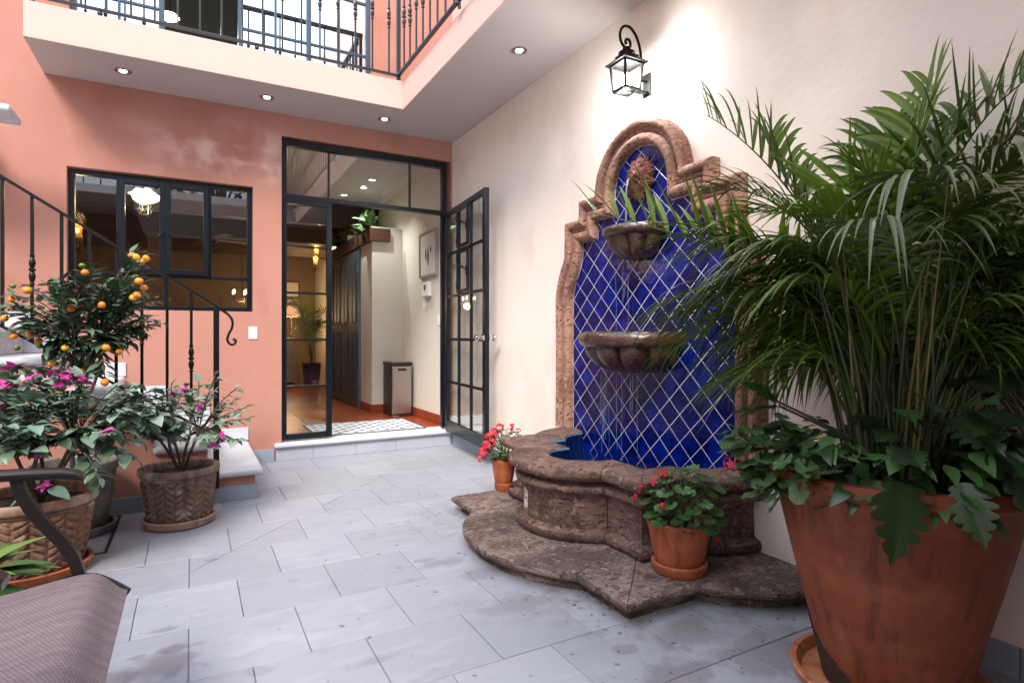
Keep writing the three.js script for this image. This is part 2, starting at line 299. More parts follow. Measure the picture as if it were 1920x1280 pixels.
// ---------------------------------------------------------------- walls round the court
function wallShape(x0, x1, y0, y1, holes, z0, z1) { // boxes round rectangular openings
  const xs = [...new Set([x0, x1, ...holes.flatMap((h) => [h[0], h[1]])])].sort((a, b) => a - b), ys = [...new Set([y0, y1, ...holes.flatMap((h) => [h[2], h[3]])])].sort((a, b) => a - b), s = new THREE.Shape([[x0, y0], [x1, y0], [x1, y1], [x0, y1]].map((p) => new THREE.Vector2(...p)));
  for (const h of holes) s.holes.push(new THREE.Path([[h[0], h[2]], [h[0], h[3]], [h[1], h[3]], [h[1], h[2]]].map((p) => new THREE.Vector2(...p))));
  const g = new THREE.ExtrudeGeometry(s, { depth: z1 - z0, bevelEnabled: false }); g.translate(0, 0, z0); return boxUV(g);
}
const WIN = [-3.045, -1.795, 1.262, 2.305], DOOR = [-1.571, -0.011, 0, 2.768], UP = [-3.03, -0.80, 3.17, 5.5];
const endWall = thing('end_wall', 'salmon pink plaster end wall with the window and the glazed doorway', 'wall');
part('plaster_face', wallShape(-6.1, 0, 0, 6.6, [WIN, DOOR, UP].map((h, i) => (i === 1 ? [h[0], h[1], 0.0005, h[3]] : h)), -0.22, 0), M.pink, endWall);
const sideWall = thing('side_wall', 'cream plaster side wall carrying the lantern and the fountain', 'wall');
part('plaster_face', box(0, 0.22, 0, 3.06, -0.22, 9.6), M.cream, sideWall);
part('upper_face', box(0, 0.22, 3.06, 6.6, -0.22, 9.6), M.peach, sideWall);
for (let z = 0.03; z < 9.4; z += 0.3715) { if (z > 1.84 && z < 3.64) continue; part('skirting_tile', box(-0.014, 0, 0, 0.1, z, z + 0.369, 0.003), M.skirt, sideWall); }
const farWall = thing('opposite_house', 'far side of the court, a white balcony edge over a dark porch', 'house');
part('balcony_edge', box(-6.1, 0.22, 4.1, 4.27, 9.6, 9.72), M.white, farWall);
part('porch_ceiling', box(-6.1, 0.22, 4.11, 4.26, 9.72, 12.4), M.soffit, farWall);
part('porch_wall', box(-6.1, 0.22, 0, 4.1, 12.2, 12.4), M.clayWall, farWall);
for (const x of [-5.9, -3.1]) part('column', box(x, x + 0.3, 0, 4.1, 9.75, 10.05), M.clayWall, farWall);
for (let x = -0.95; x < 0.2; x += 0.085) part('slat', box(x, x + 0.07, 4.27, 6.2, 9.66, 9.69), M.wood, farWall);
for (let x = -6.05; x < -1; x += 0.3) part('railing_bar', box(x, x + 0.02, 4.27, 5.1, 9.68, 9.70), M.iron, farWall);
part('top_rail', box(-6.1, -0.96, 5.1, 5.14, 9.67, 9.71), M.iron, farWall);
part('porch_floor', box(-6.1, 0.22, -0.1, 0.02, 9.6, 12.4), M.skirt, farWall);
const leftWall = thing('left_wall', 'pale plaster wall on the left of the court', 'wall');
part('plaster_face', box(-6.3, -6.1, 0, 4.6, -0.22, 9.8), M.cream, leftWall);
const pier = thing('court_pier', 'terracotta coloured wall pier closing the right of the court beside the camera', 'wall');
part('plaster_face', box(-1.25, -0.001, 0, 2.951, 5.35, 5.6), M.clayWall, pier);
// skirting on the end wall between stairs and door step
for (const [a, b] of [[-1.84, -1.63]]) part('skirting_tile', box(a, b, 0, 0.107, 0, 0.014, 0.003), M.skirt, endWall);

// ---------------------------------------------------------------- balcony
const SOF = 2.952, TOP = 3.18, BX = -0.685, BZ = 0.6, BL = -3.176;
const balcony = thing('balcony', 'L-shaped plaster balcony with recessed lights running over the doorway and the fountain wall', 'balcony');
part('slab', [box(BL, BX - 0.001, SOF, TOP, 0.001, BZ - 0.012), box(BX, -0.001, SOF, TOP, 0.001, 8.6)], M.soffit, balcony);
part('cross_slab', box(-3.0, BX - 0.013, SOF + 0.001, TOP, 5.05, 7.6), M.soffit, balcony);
part('fascia', [box(BL, BX - 0.012, SOF - 0.002, TOP + 0.003, BZ - 0.012, BZ, 0.003), box(BX - 0.012, BX, SOF - 0.002, TOP + 0.003, BZ - 0.012, 8.6, 0.003)], M.peach, balcony);
function downlight(x, z, where, lit) {
  const t = thing('downlight', where, 'downlight', [x, SOF, z], 0, 'recessed lights under the balcony');
  part('trim_ring', lathe([[0.036, -0.001], [0.036, -0.006], [0.041, -0.009], [0.050, -0.008], [0.053, -0.002], [0.053, 0.002]], 28), M.chromeDark, t);
  part('reflector', lathe([[0.037, -0.005], [0.031, -0.003], [0.024, -0.0015]], 24), M.chrome, t);
  const l = part('lamp_lens', lathe([[0.0, -0.006], [0.018, -0.005], [0.026, -0.001]], 24), M.ledLens, t); l.castShadow = false;
  if (lit) { const s = new THREE.SpotLight(lin(1, 0.97, 0.9), 0.35, 8, 0.75, 1, 2); s.position.set(x, SOF - 0.016, z); s.target.position.set(x, 0, z); s.shadow.radius = 2; s.castShadow = true; scene.add(s, s.target); }
}
M.chromeDark = std({ color: lin(0.35, 0.32, 0.30), roughness: 0.3, metalness: 1 });
M.ledLens = std({ color: 0xffffff, emissive: lin(1, 0.98, 0.94), emissiveIntensity: 6, roughness: 0.5 });
downlight(-2.673, 0.318, 'round recessed light at the free left end of the balcony underside', true);
downlight(-1.721, 0.314, 'round recessed light in the balcony underside between window and doorway', true);
downlight(-0.767, 0.306, 'round recessed light in the balcony underside over the glazed doorway', true);
downlight(-0.34, 1.939, 'round recessed light over the cream wall, left of the lantern', true);
[2.9, 3.86, 4.82, 5.78, 6.74].forEach((z, i) => downlight(-0.34, z, `round recessed light outside the picture, ${['second', 'third', 'fourth', 'fifth', 'sixth'][i]} from the corner along the fountain wall`, true));

// balusters with turned collars
const collarProfile = [[0.006, -0.085], [0.013, -0.082], [0.013, -0.076], [0.008, -0.070], [0.014, -0.052], [0.0165, -0.035], [0.012, -0.018], [0.009, -0.010], [0.0165, -0.005], [0.0165, 0.005], [0.009, 0.010], [0.012, 0.018], [0.0165, 0.035], [0.014, 0.052], [0.008, 0.070], [0.013, 0.076], [0.013, 0.082], [0.006, 0.085]];
const collarGeo = lathe(collarProfile, 14);
function baluster(parent, x, y0, y1, z, collarY, mat = M.iron, s = 0.0065) {
  const b = part('baluster', box(x - s, x + s, y0, y1, z - s, z + s, 0.001), mat, parent);
  if (collarY) part('collar', move(collarGeo, x, collarY, z), mat, b);
  return b;
}
M.railSteel = phys({ color: lin(0.03, 0.03, 0.036), roughness: 0.36, specularIntensity: 0.8 });
const rail = thing('balcony_railing', 'dark iron railing with turned balusters along the balcony edge', 'railing');
const RB = 3.238, RT = 4.12, RZ = 0.56, RX = -0.725;
part('bottom_rail', [box(BL + 0.02, RX - 0.012, RB - 0.007, RB + 0.007, RZ - 0.016, RZ + 0.016, 0.002)], M.railSteel, rail);
part('bottom_rail', [box(RX - 0.016, RX + 0.016, RB - 0.007, RB + 0.007, RZ + 0.016, 8.55, 0.002)], M.railSteel, rail);
part('top_rail', [box(BL + 0.02, RX + 0.02, RT, RT + 0.03, RZ - 0.025, RZ + 0.025, 0.006)], M.railSteel, rail);
part('top_rail', [box(RX - 0.025, RX + 0.025, RT, RT + 0.03, RZ + 0.026, 8.55, 0.006)], M.railSteel, rail);
part('post', box(RX - 0.016, RX + 0.016, TOP - 0.05, RT, RZ - 0.016, RZ + 0.016, 0.002), M.railSteel, rail);
part('post', box(BL + 0.01, BL + 0.05, TOP + 0.01, RT, RZ - 0.02, RZ + 0.02, 0.002), M.railSteel, rail);
{ let i = 0; for (let x = -0.806; x > BL + 0.12; x -= 0.1385, i++) baluster(rail, x, RB, RT, RZ, i % 2 ? 3.745 : 3.70, M.railSteel); i = 0;
  for (let z = RZ + 0.15; z < 8.4; z += 0.1475, i++) baluster(rail, RX, RB, RT, z, i % 2 ? 3.60 : 3.66, M.railSteel); }
for (const [x, z] of [[-1.818, RZ], [-2.78, RZ]]) part('foot', [rod([x, RB - 0.006, z], [x, TOP - 0.0, z], 0.009, 0.012, 10), move(new THREE.SphereGeometry(0.017, 12, 8), x, RB - 0.03, z + 0.012)], M.railSteel, rail);
for (const z of [1.83, 3.3, 4.8]) part('foot', [rod([RX, RB - 0.006, z], [RX, TOP, z], 0.009, 0.012, 10), move(new THREE.SphereGeometry(0.017, 12, 8), RX - 0.012, RB - 0.03, z)], M.railSteel, rail);

// ---------------------------------------------------------------- upper glazed doors and the room behind
const upper = thing('balcony_doors', 'steel framed glass doors of the upper room mirroring the white sky', 'door');
const frameBar = (parent, x0, x1, y0, y1, z0, z1, mat = M.frameBlue, name = 'frame_bar', r = 0.003) => part(name, box(x0, x1, y0, y1, z0, z1, r), mat, parent);
M.frameBlue = phys({ color: lin(0.05, 0.085, 0.125), roughness: 0.3 });
for (const x of [-3.03, -2.47, -1.905, -1.36, -0.84]) frameBar(upper, x, x + 0.04, 3.19, 5.5, -0.09, -0.04);
frameBar(upper, -3.03, -2.43, 3.17, 3.19, -0.09, -0.04); frameBar(upper, -1.905, -0.80, 3.17, 3.19, -0.09, -0.04);
for (const [a, b] of [[-2.99, -2.47], [-1.865, -1.36], [-1.32, -0.84]]) {
  part('pane', box(a, b, 3.19, 5.5, -0.068, -0.064), M.mirrorGlass, upper);
  for (const y of [3.62, 4.1, 4.6, 5.1]) frameBar(upper, a, b, y, y + 0.02, -0.076, -0.05, M.frameBlue, 'glazing_bar');
  const m = (a + b) / 2; frameBar(upper, m - 0.01, m + 0.01, 3.19, 5.5, -0.075, -0.051, M.frameBlue, 'glazing_bar');
}
const upRoom = thing('upper_room', 'dim grey room behind the open balcony door', 'room');
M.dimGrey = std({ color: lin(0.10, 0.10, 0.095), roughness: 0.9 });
part('back_wall', box(-3.6, 0, 3.0, 5.6, -3.3, -3.2), M.dimGrey, upRoom);
part('side_wall', [box(-3.62, -3.55, 3.0, 5.6, -3.2, -0.23), box(-0.05, 0, 3.0, 5.6, -3.2, -0.23)], M.dimGrey, upRoom);
part('ceiling', box(-3.6, 0, 5.52, 5.62, -3.2, -0.23), M.soffit, upRoom);
part('floor', box(-3.6, 0, 2.95, 3.12, -3.3, -0.221), M.dimGrey, upRoom);
{ const t = thing('ceiling_lamp', 'lit oval lamp seen through the open balcony door', 'ceiling lamp', [-2.43, 4.15, -1.25]);
  part('lamp_shade', new THREE.SphereGeometry(0.085, 18, 10).scale(1, 0.38, 1), M.ledLens, t); part('stem', rod([0, 0.03, 0], [0, 1.37, 0], 0.006), M.iron, t);
  const p = new THREE.PointLight(lin(1, 0.95, 0.85), 1.0, 6); p.position.set(-2.43, 4.06, -1.25); p.castShadow = true; scene.add(p); }
// ---------------------------------------------------------------- leaves and fronds
M.skirt2 = std({ map: tex(512, 256, (u, v) => mixc([0.72, 0.735, 0.775], [0.65, 0.665, 0.71], fbm(u * 6, v * 9, 5, 6, 9)), { repeat: [1, 1] }), roughness: 0.55 });
M.shadeDim = std({ color: lin(0.55, 0.33, 0.2), emissive: lin(1, 0.5, 0.25), emissiveIntensity: 0.25, roughness: 0.7 });
M.chest = std({ color: lin(0.5, 0.5, 0.52), roughness: 0.5 });
const leafMat = (r, g, b, rough = 0.45, tr = 0.25) => phys({ color: lin(r, g, b), roughness: rough, transmission: tr, thickness: 0, ior: 1.4 });
const leafStd = (r, g, b, rough = 0.45) => phys({ color: lin(r, g, b), roughness: rough, sheen: 0 });
M.leafHall = leafStd(0.05, 0.10, 0.03);
M.palm = [leafMat(0.13, 0.23, 0.01, 0.5, 0.45), leafMat(0.07, 0.135, 0.012, 0.42, 0.4), leafMat(0.11, 0.155, 0.024, 0.48, 0.35), leafMat(0.15, 0.18, 0.09, 0.36, 0.25)];
M.cane = std({ color: lin(0.12, 0.105, 0.028), roughness: 0.5 }); M.caneDark = std({ color: lin(0.035, 0.045, 0.014), roughness: 0.5 });
// a blade leaf along +x: length, width ratio, fold/arch
function leafBlade(L, w, arch = 0.2, fold = 0.25, n = 5) {
  return clean(grid(2, n, (u, v) => { const t = v, W = L * w * Math.sin(Math.PI * Math.min(1, (t * 0.96 + 0.03)) ** 0.75) * (t > 0.98 ? 0.15 : 1), s = (u - 0.5) * 2; return [L * t * (1 - arch * 0.25 * t), L * (-arch * t * t) + Math.abs(s) * W * fold, s * W]; }));
}
const bez = (P, t) => { const m = 1 - t; return V(0, 0, 0).addScaledVector(P[0], m * m * m).addScaledVector(P[1], 3 * m * m * t).addScaledVector(P[2], 3 * m * t * t).addScaledVector(P[3], t * t * t); };
// pinnate palm frond on a bezier rachis; from = share of the rachis that is bare stalk
function frond(P, pairs, LL, seed, from = 0.25, { droop = 0.5, lift = 0.25, rad = 0.006, wid = 0.036 } = {}) {
  const q = rng(seed), out = [], N = 14, pts = Array.from({ length: N + 1 }, (_, i) => bez(P, i / N));
  for (let i = 0; i < N; i++) out.push(rod(pts[i], pts[i + 1], lerp(rad, rad * 0.25, i / N), lerp(rad, rad * 0.25, (i + 1) / N), 6));
  const pos = [], nrm = V();
  for (let k = 0; k < pairs; k++) for (const sd of [-1, 1]) {
    const t = from + (1 - from) * ((k + 0.5 + (q() - 0.5) * 0.5) / pairs), o = bez(P, t), d = bez(P, Math.min(1, t + 0.01)).sub(bez(P, t - 0.01)).normalize();
    let sv = d.clone().cross(V(0, 1, 0)); if (sv.lengthSq() < 0.02) sv = V(1, 0, 0.3); sv.normalize().multiplyScalar(sd);
    const up = sv.clone().cross(d).multiplyScalar(sd).normalize(); if (up.y < 0) up.negate();
    const wj = wid * 0.78; const prog = (t - from) / (1 - from), ang = lerp(1.15, 0.45, prog) + (q() - 0.5) * 0.16, L = LL * (0.55 + 0.75 * Math.sin(Math.PI * (0.16 + 0.74 * prog))) * (0.85 + 0.3 * q());
    const dir = d.clone().multiplyScalar(Math.cos(ang)).addScaledVector(sv, Math.sin(ang)).addScaledVector(up, lift * (0.6 + 0.8 * q())).normalize();
    const S = 8, w = L * wj, dr = droop * (0.6 + 0.9 * q()); const wv = dir.clone().cross(up).normalize();
    const pts2 = []; for (let i = 0; i <= S; i++) { const s = i / S; const p = o.clone().addScaledVector(dir, L * s); p.y -= L * dr * s * s * (0.45 + 0.55 * s); const W = w * (i === S ? 0.02 : Math.sin(Math.PI * (0.12 + 0.86 * s) ** 0.8)); pts2.push([p, W]); }
    for (let i = 0; i < S; i++) { const [a, wa] = pts2[i], [b, wb] = pts2[i + 1], ka = V(a.x, a.y, a.z), kb = V(b.x, b.y, b.z);
      const al = ka.clone().addScaledVector(wv, wa).addScaledVector(up, wa * 0.35), ar = ka.clone().addScaledVector(wv, -wa).addScaledVector(up, wa * 0.35), bl = kb.clone().addScaledVector(wv, wb).addScaledVector(up, wb * 0.35), br = kb.clone().addScaledVector(wv, -wb).addScaledVector(up, wb * 0.35);
      for (const tri of [[ka, al, bl], [ka, bl, kb], [ka, kb, br], [ka, br, ar]]) for (const v of tri) pos.push(v.x, v.y, v.z); }
  }
  const g = new THREE.BufferGeometry(); g.setAttribute('position', new THREE.Float32BufferAttribute(pos, 3)); g.computeVertexNormals(); out.push(clean(g));
  return merge(out);
}
M.groutPale = std({ color: lin(0.80, 0.77, 0.74), roughness: 0.85 });
M.stoneDark2 = std({ map: stoneMap([0.52, 0.31, 0.25], [0.36, 0.19, 0.145], [0.66, 0.48, 0.42]), bumpMap: stoneBump, bumpScale: 0.003, roughness: 0.75 });
M.bulb = std({ color: 0xffffff, emissive: lin(0.95, 1, 1), emissiveIntensity: 9, roughness: 0.4 });
M.wovenClay2 = std({ map: clay([0.58, 0.43, 0.34], [0.43, 0.30, 0.23], [0.72, 0.64, 0.59], 0.85), bumpMap: plasterBump, bumpScale: 0.002, roughness: 0.8 });
M.saucerBig = std({ map: clay([0.74, 0.47, 0.33], [0.66, 0.38, 0.25], [0.80, 0.60, 0.49], 0.3), roughness: 0.65 });
M.dampClay = std({ color: lin(0.03, 0.02, 0.013), roughness: 0.8 });
M.budRed2 = std({ color: lin(0.36, 0.03, 0.012), roughness: 0.7 });
M.chairFrame = phys({ color: lin(0.012, 0.009, 0.008), roughness: 0.3, specularIntensity: 0.7 });
M.sling = std({ map: tex(768, 768, (u, v) => { const y = v * 60, row = Math.floor(y), x = u * 40 + (row % 2) * 0.5 + row * 0.13, wx = Math.abs((x % 1) - 0.5) * 2, wy = Math.abs((y % 1) - 0.5) * 2, k = vnoise(row * 0.37 + 40, 2.2), n = vnoise(Math.floor(x) * 1.7, row * 2.3, 4096, 4096); let c = mixc([0.53, 0.465, 0.485], [0.40, 0.345, 0.37], 0.55 * k + 0.45 * n); c = mixc(c, [0.20, 0.17, 0.185], 0.75 * Math.max(smooth(0.72, 0.98, wx) * (1 - 0.3 * k), smooth(0.7, 1, wy))); return c; }, { repeat: [1 / 0.31, 1 / 0.27] }), bumpMap: tex(512, 512, (u, v) => { const row = Math.floor(v * 60); return 0.5 + 0.5 * Math.sin(v * 60 * 6.283) * Math.sin((u * 40 + (row % 2) * 0.5) * 6.283); }, { srgb: false, repeat: [1 / 0.31, 1 / 0.27] }), bumpScale: 0.0008, roughness: 0.8 });
// ---------------------------------------------------------------- doorway: steel frame with side light and transom
const FZ0 = -0.085, FZ1d = -0.03, PZ = -0.06;
const doorway = thing('door_frame', 'black steel door frame with a tall side light and a row of transom panes', 'door frame');
const D0 = -1.571, D1 = -0.045, DY = 0.165;
frameBar(doorway, D0, D0 + 0.045, DY, 2.74, FZ0, FZ1d, M.steel); frameBar(doorway, D1 - 0.05, D1, DY, 2.74, FZ0, FZ1d, M.steel);
frameBar(doorway, D0, D1, 2.70, 2.755, FZ0 - 0.003, FZ1d + 0.004, M.steel); frameBar(doorway, D0 + 0.045, D1 - 0.05, 2.245, 2.285, FZ0 - 0.002, FZ1d + 0.002, M.steel);
frameBar(doorway, -1.19, -1.145, DY, 2.245, FZ0, FZ1d, M.steel); frameBar(doorway, -1.178, -1.163, 2.285, 2.70, FZ0 + 0.01, FZ1d - 0.01, M.steel, 'glazing_bar'); frameBar(doorway, -0.425, -0.41, 2.285, 2.70, FZ0 + 0.01, FZ1d - 0.01, M.steel, 'glazing_bar');
frameBar(doorway, D0 + 0.045, -1.19, DY, DY + 0.05, FZ0 + 0.004, FZ1d + 0.004, M.steel); frameBar(doorway, D0 + 0.045, -1.19, 2.205, 2.245, FZ0 + 0.004, FZ1d + 0.004, M.steel);
{ let y0 = DY + 0.05; for (const y of [0.622, 1.029, 1.436, 1.84, 2.205]) { part('pane', box(D0 + 0.045, -1.19, y0, y - (y < 2.2 ? 0.009 : 0), PZ - 0.002, PZ + 0.002), M.glass, doorway); if (y < 2.2) frameBar(doorway, D0 + 0.045, -1.19, y - 0.009, y + 0.009, FZ0 + 0.01, FZ1d - 0.006, M.steel, 'glazing_bar'); y0 = y + 0.009; }
  for (const [a, b] of [[D0 + 0.045, -1.178], [-1.163, -0.425], [-0.41, D1 - 0.05]]) part('pane', box(a, b, 2.285, 2.70, PZ - 0.002, PZ + 0.002), M.glass, doorway); }
// the leaf, swung open against the cream wall
const leaf = thing('glass_door', 'open black steel door leaf with small panes and a round chrome knob', 'door', [-0.068, 0, 0.03], -0.09 - Math.PI / 2);
// local: x 0..1.075 from the hinge, y up, thin in z
const LW = 1.075, L0 = 0.148, L1 = 2.255, cz = 0.02;
frameBar(leaf, 0, 0.05, L0, L1, -cz, cz, M.steel); frameBar(leaf, LW - 0.055, LW, L0, L1, -cz, cz, M.steel);
frameBar(leaf, 0.05, LW - 0.055, L1 - 0.045, L1, -cz + 0.002, cz - 0.002, M.steel); frameBar(leaf, 0.05, LW - 0.055, L0, L0 + 0.105, -cz + 0.002, cz - 0.002, M.steel);
const rowsY = [L0 + 0.105, 0.625, 1.03, 1.437, 1.84, L1 - 0.045], colsX = [0.05, 0.37, 0.70, LW - 0.055];
for (const x of colsX.slice(1, 3)) frameBar(leaf, x - 0.0125, x + 0.0125, rowsY[0], rowsY[5], -0.012, 0.012, M.steel, 'glazing_bar');
for (const y of rowsY.slice(1, 5)) for (let c = 0; c < 3; c++) frameBar(leaf, colsX[c] + (c ? 0.0125 : 0), colsX[c + 1] - (c < 2 ? 0.0125 : 0), y - 0.0125, y + 0.0125, -0.0115, 0.0115, M.steel, 'glazing_bar');
for (let r = 0; r < 5; r++) for (let c = 0; c < 3; c++) part('pane', box(colsX[c] + 0.012, colsX[c + 1] - 0.012, rowsY[r] + (r ? 0.0125 : 0), rowsY[r + 1] - (r < 4 ? 0.0125 : 0), -0.002, 0.002), M.glass, leaf);
for (const r of [3, 4]) { // little opening vents in the middle column
  const a = colsX[1] + 0.014, b = colsX[2] - 0.014, y0 = rowsY[r] + 0.014, y1 = rowsY[r + 1] - (r < 4 ? 0.014 : 0.004);
  const v = part('vent_window', [box(a, a + 0.026, y0, y1, 0.013, 0.034, 0.002), box(b - 0.026, b, y0, y1, 0.013, 0.034, 0.002), box(a + 0.026, b - 0.026, y0, y0 + 0.026, 0.014, 0.033, 0.002), box(a + 0.026, b - 0.026, y1 - 0.026, y1, 0.014, 0.033, 0.002)], M.steel, leaf);
  part('latch', [rod([b - 0.03, (y0 + y1) / 2, 0.04], [b - 0.09, (y0 + y1) / 2 + 0.03, 0.05], 0.005), move(new THREE.SphereGeometry(0.011, 10, 8), b - 0.09, (y0 + y1) / 2 + 0.03, 0.05), rod([b - 0.02, (y0 + y1) / 2 - 0.05, 0.036], [b - 0.02, (y0 + y1) / 2 + 0.03, 0.036], 0.006)], M.iron, v);
  for (const y of [y0 + 0.07, y1 - 0.07]) part('hinge', rod([a - 0.004, y - 0.025, 0.03], [a - 0.004, y + 0.025, 0.03], 0.007), M.iron, v);
}
{ const k = part('door_knob', [lathe([[0, 0.002], [0.033, 0.002], [0.033, 0.010], [0.013, 0.014], [0.012, 0.034], [0.022, 0.044], [0.0285, 0.056], [0.026, 0.070], [0.014, 0.079], [0, 0.081]], 24)].map((g) => { g.rotateX(-Math.PI / 2); g.translate(0, 0, -cz); return g; }), M.chrome, leaf); k.position.set(LW - 0.03, 1.045, 0);
  const k2 = part('door_knob', k.geometry.clone().rotateY(Math.PI), M.chrome, leaf); k2.position.copy(k.position); }
// door step
const step = thing('door_step', 'pale stone door step with a rounded nose and tiled riser', 'step');
part('tread', box(-1.632, -0.001, 0.112, 0.152, -0.23, 0.05, 0.018), M.step, step);
{ let x = -1.615; for (const w of [0.30, 0.37, 0.37, 0.37, 0.19]) { part('riser_tile', box(x, Math.min(x + w - 0.002, -0.015), 0, 0.112, 0, 0.018, 0.002), M.skirt2, step); x += w; } }
// ---------------------------------------------------------------- window
const win = thing('steel_window', 'dark steel window with two casements and lower fixed lights', 'window');
const W0 = -3.04, W1 = -1.80, WY0 = 1.268, WY1 = 2.298, wz0 = -0.10, wz1 = -0.055;
frameBar(win, W0, W0 + 0.035, WY0, WY1, wz0, wz1, M.steel); frameBar(win, W1 - 0.035, W1, WY0, WY1, wz0, wz1, M.steel);
frameBar(win, W0 + 0.035, W1 - 0.035, WY1 - 0.035, WY1, wz0, wz1, M.steel); frameBar(win, W0 + 0.035, W1 - 0.035, WY0, WY0 + 0.03, wz0, wz1, M.steel);
frameBar(win, W0 + 0.035, W1 - 0.035, 1.523, 1.548, wz0 + 0.004, wz1 - 0.004, M.steel); frameBar(win, -2.438, -2.420, WY0 + 0.03, 1.523, wz0 + 0.008, wz1 - 0.008, M.steel, 'glazing_bar');
frameBar(win, -2.748, -2.728, 1.548, WY1 - 0.035, wz0 + 0.002, wz1 - 0.002, M.steel); frameBar(win, -2.122, -2.102, 1.548, WY1 - 0.035, wz0 + 0.002, wz1 - 0.002, M.steel);
for (const [a, b] of [[W0 + 0.035, -2.748], [-2.102, W1 - 0.035]]) part('pane', box(a, b, 1.548, WY1 - 0.035, -0.08, -0.076), M.glass, win);
for (const [a, b] of [[W0 + 0.035, -2.438], [-2.420, W1 - 0.035]]) part('pane', box(a, b, WY0 + 0.03, 1.523, -0.08, -0.076), M.glass, win);
for (const [a, b, hs] of [[-2.728, -2.426, 1], [-2.424, -2.122, -1]]) {
  const y0 = 1.55, y1 = WY1 - 0.037, q = 0.038, z0 = -0.06, z1 = -0.022;
  const c = part('casement', [box(a, a + q, y0, y1, z0, z1, 0.004), box(b - q, b, y0, y1, z0, z1, 0.004), box(a + q, b - q, y0, y0 + q, z0 + 0.001, z1 - 0.001, 0.004), box(a + q, b - q, y1 - q, y1, z0 + 0.001, z1 - 0.001, 0.004)], M.steel, win);
  part('pane', box(a + q, b - q, y0 + q, y1 - q, -0.043, -0.039), M.glass, c);
  const hx = hs > 0 ? b - 0.02 : a + 0.02; part('handle', [rod([hx, 1.87, -0.022], [hx, 1.87, -0.002], 0.006), rod([hx, 1.875, -0.004], [hx - hs * 0.03, 1.83, 0.0], 0.005)], M.iron, c);
}
// switch plate
{ const s = thing('switch_plate', 'white switch plate on the pink wall right of the window', 'switch', [-1.795, 1.087, 0]);
  part('plate', box(-0.034, 0.034, -0.052, 0.052, 0.0005, 0.008, 0.003), M.white, s); for (const y of [-0.021, 0.021]) part('rocker', box(-0.016, 0.016, y - 0.018, y + 0.018, 0.008, 0.0115, 0.0015), M.white, s); }

// ---------------------------------------------------------------- stairs
const stairs = thing('staircase', 'stone staircase with rounded white treads climbing to the left under the window', 'staircase');
const SZ = 1.144, RUN = 0.2835, N = 10, TH = 0.045, tops = (k) => 0.2 + 0.185 * k, nose = (k) => -1.832 - RUN * k, riserX = (k) => nose(k) - 0.047;
M.stairSide = std({ map: pinkMap, bumpMap: plasterBump, bumpScale: 0.0016, roughness: 0.85 });
M.riser = std({ map: tex(256, 256, (u, v) => { const k = Math.floor(u * 16), t = (v * 14 + (k % 2 ? 1 : -1) * ((u * 16) % 1) * 0.9) % 1, q = smooth(0.2, 0.35, t) - smooth(0.7, 0.85, t); return mixc([0.80, 0.80, 0.82], [0.40, 0.39, 0.42], q * (0.35 + 0.65 * vnoise(k, Math.floor(v * 14), 16, 14))); }, { repeat: [3.4, 3.4] }), roughness: 0.5 });
{ const sh = [[riserX(0), 0]]; for (let k = 0; k < N; k++) { sh.push([riserX(k), tops(k) - TH - 0.001]); sh.push([riserX(k + 1), tops(k) - TH - 0.001]); } sh.push([riserX(N), 0]);
  const g = new THREE.ExtrudeGeometry(new THREE.Shape(sh.map((p) => new THREE.Vector2(...p))), { depth: SZ - 0.018, bevelEnabled: false }); g.translate(0, 0, 0.012); part('side_wall', boxUV(g), M.stairSide, stairs);
  for (let k = 0; k < N; k++) {
    part('tread', jitter(box(riserX(k + 1) - 0.004, nose(k), tops(k) - TH, tops(k), 0.013, SZ + 0.032, 0.02), 0.0012, 14), M.step, stairs);
    if (k > 0) part('riser', box(riserX(k) + 0.0005, riserX(k) + 0.008, tops(k - 1) + 0.001, tops(k) - TH - 0.001, 0.014, SZ - 0.004), M.riser, stairs);
    part('wall_skirting', box(riserX(k + 1) + 0.0, nose(k) + 0.002, tops(k) + 0.001, tops(k) + 0.105, 0.0005, 0.012, 0.003), M.step, stairs);
  }
  let x = riserX(0) + 0.002; for (const w of [0.26, 0.39, 0.39, 0.39, 0.39, 0.39]) { part('base_tile', box(x - w + 0.002, x, 0, 0.098, SZ - 0.005, SZ + 0.008, 0.002), M.skirt, stairs); x -= w; }
  part('base_tile', box(riserX(0) + 0.0005, riserX(0) + 0.012, 0, 0.098, 0.014, SZ + 0.008, 0.002), M.skirt, stairs);
}
const sr = thing('stair_railing', 'black iron stair railing with turned balusters and a scrolled end', 'railing');
const RZs = 1.175, slope = 0.6525, hy = (x) => 1.247 + slope * (-2.108 - x), ly = (x) => hy(x) - 0.815;
part('handrail', bar([-2.06, hy(-2.06), RZs], [-4.4, hy(-4.4), RZs], 0.016, 0.034), M.iron, sr);
part('lower_rail', bar([-2.13, ly(-2.13), RZs], [-4.4, ly(-4.4), RZs], 0.013, 0.02), M.iron, sr);
part('newel_post', box(-2.124, -2.091, 0.1, hy(-2.108) - 0.006, RZs - 0.016, RZs + 0.016, 0.003), M.iron, sr);
[-2.246, -2.375, -2.505, -2.633, -2.762, -2.891, -3.022, -3.15, -3.28, -3.41].forEach((x, i) => { const b = baluster(sr, x, ly(x), hy(x) - 0.005, RZs, i % 2 === 0 ? ly(x) + 0.40 : 0, M.iron, 0.008); });
{ const p = [], cx0 = -2.058, cy0 = hy(-2.06) - 0.002; for (const [dx, dy] of [[-0.012, 0.006], [0.02, -0.018], [0.042, -0.055], [0.04, -0.10], [0.022, -0.14], [0.014, -0.175], [0.026, -0.203], [0.048, -0.208], [0.062, -0.19], [0.056, -0.174], [0.044, -0.176]]) p.push([cx0 + dx, cy0 + dy, RZs]); part('scroll', tube(p, 0.0075, 8, 48), M.iron, sr); }
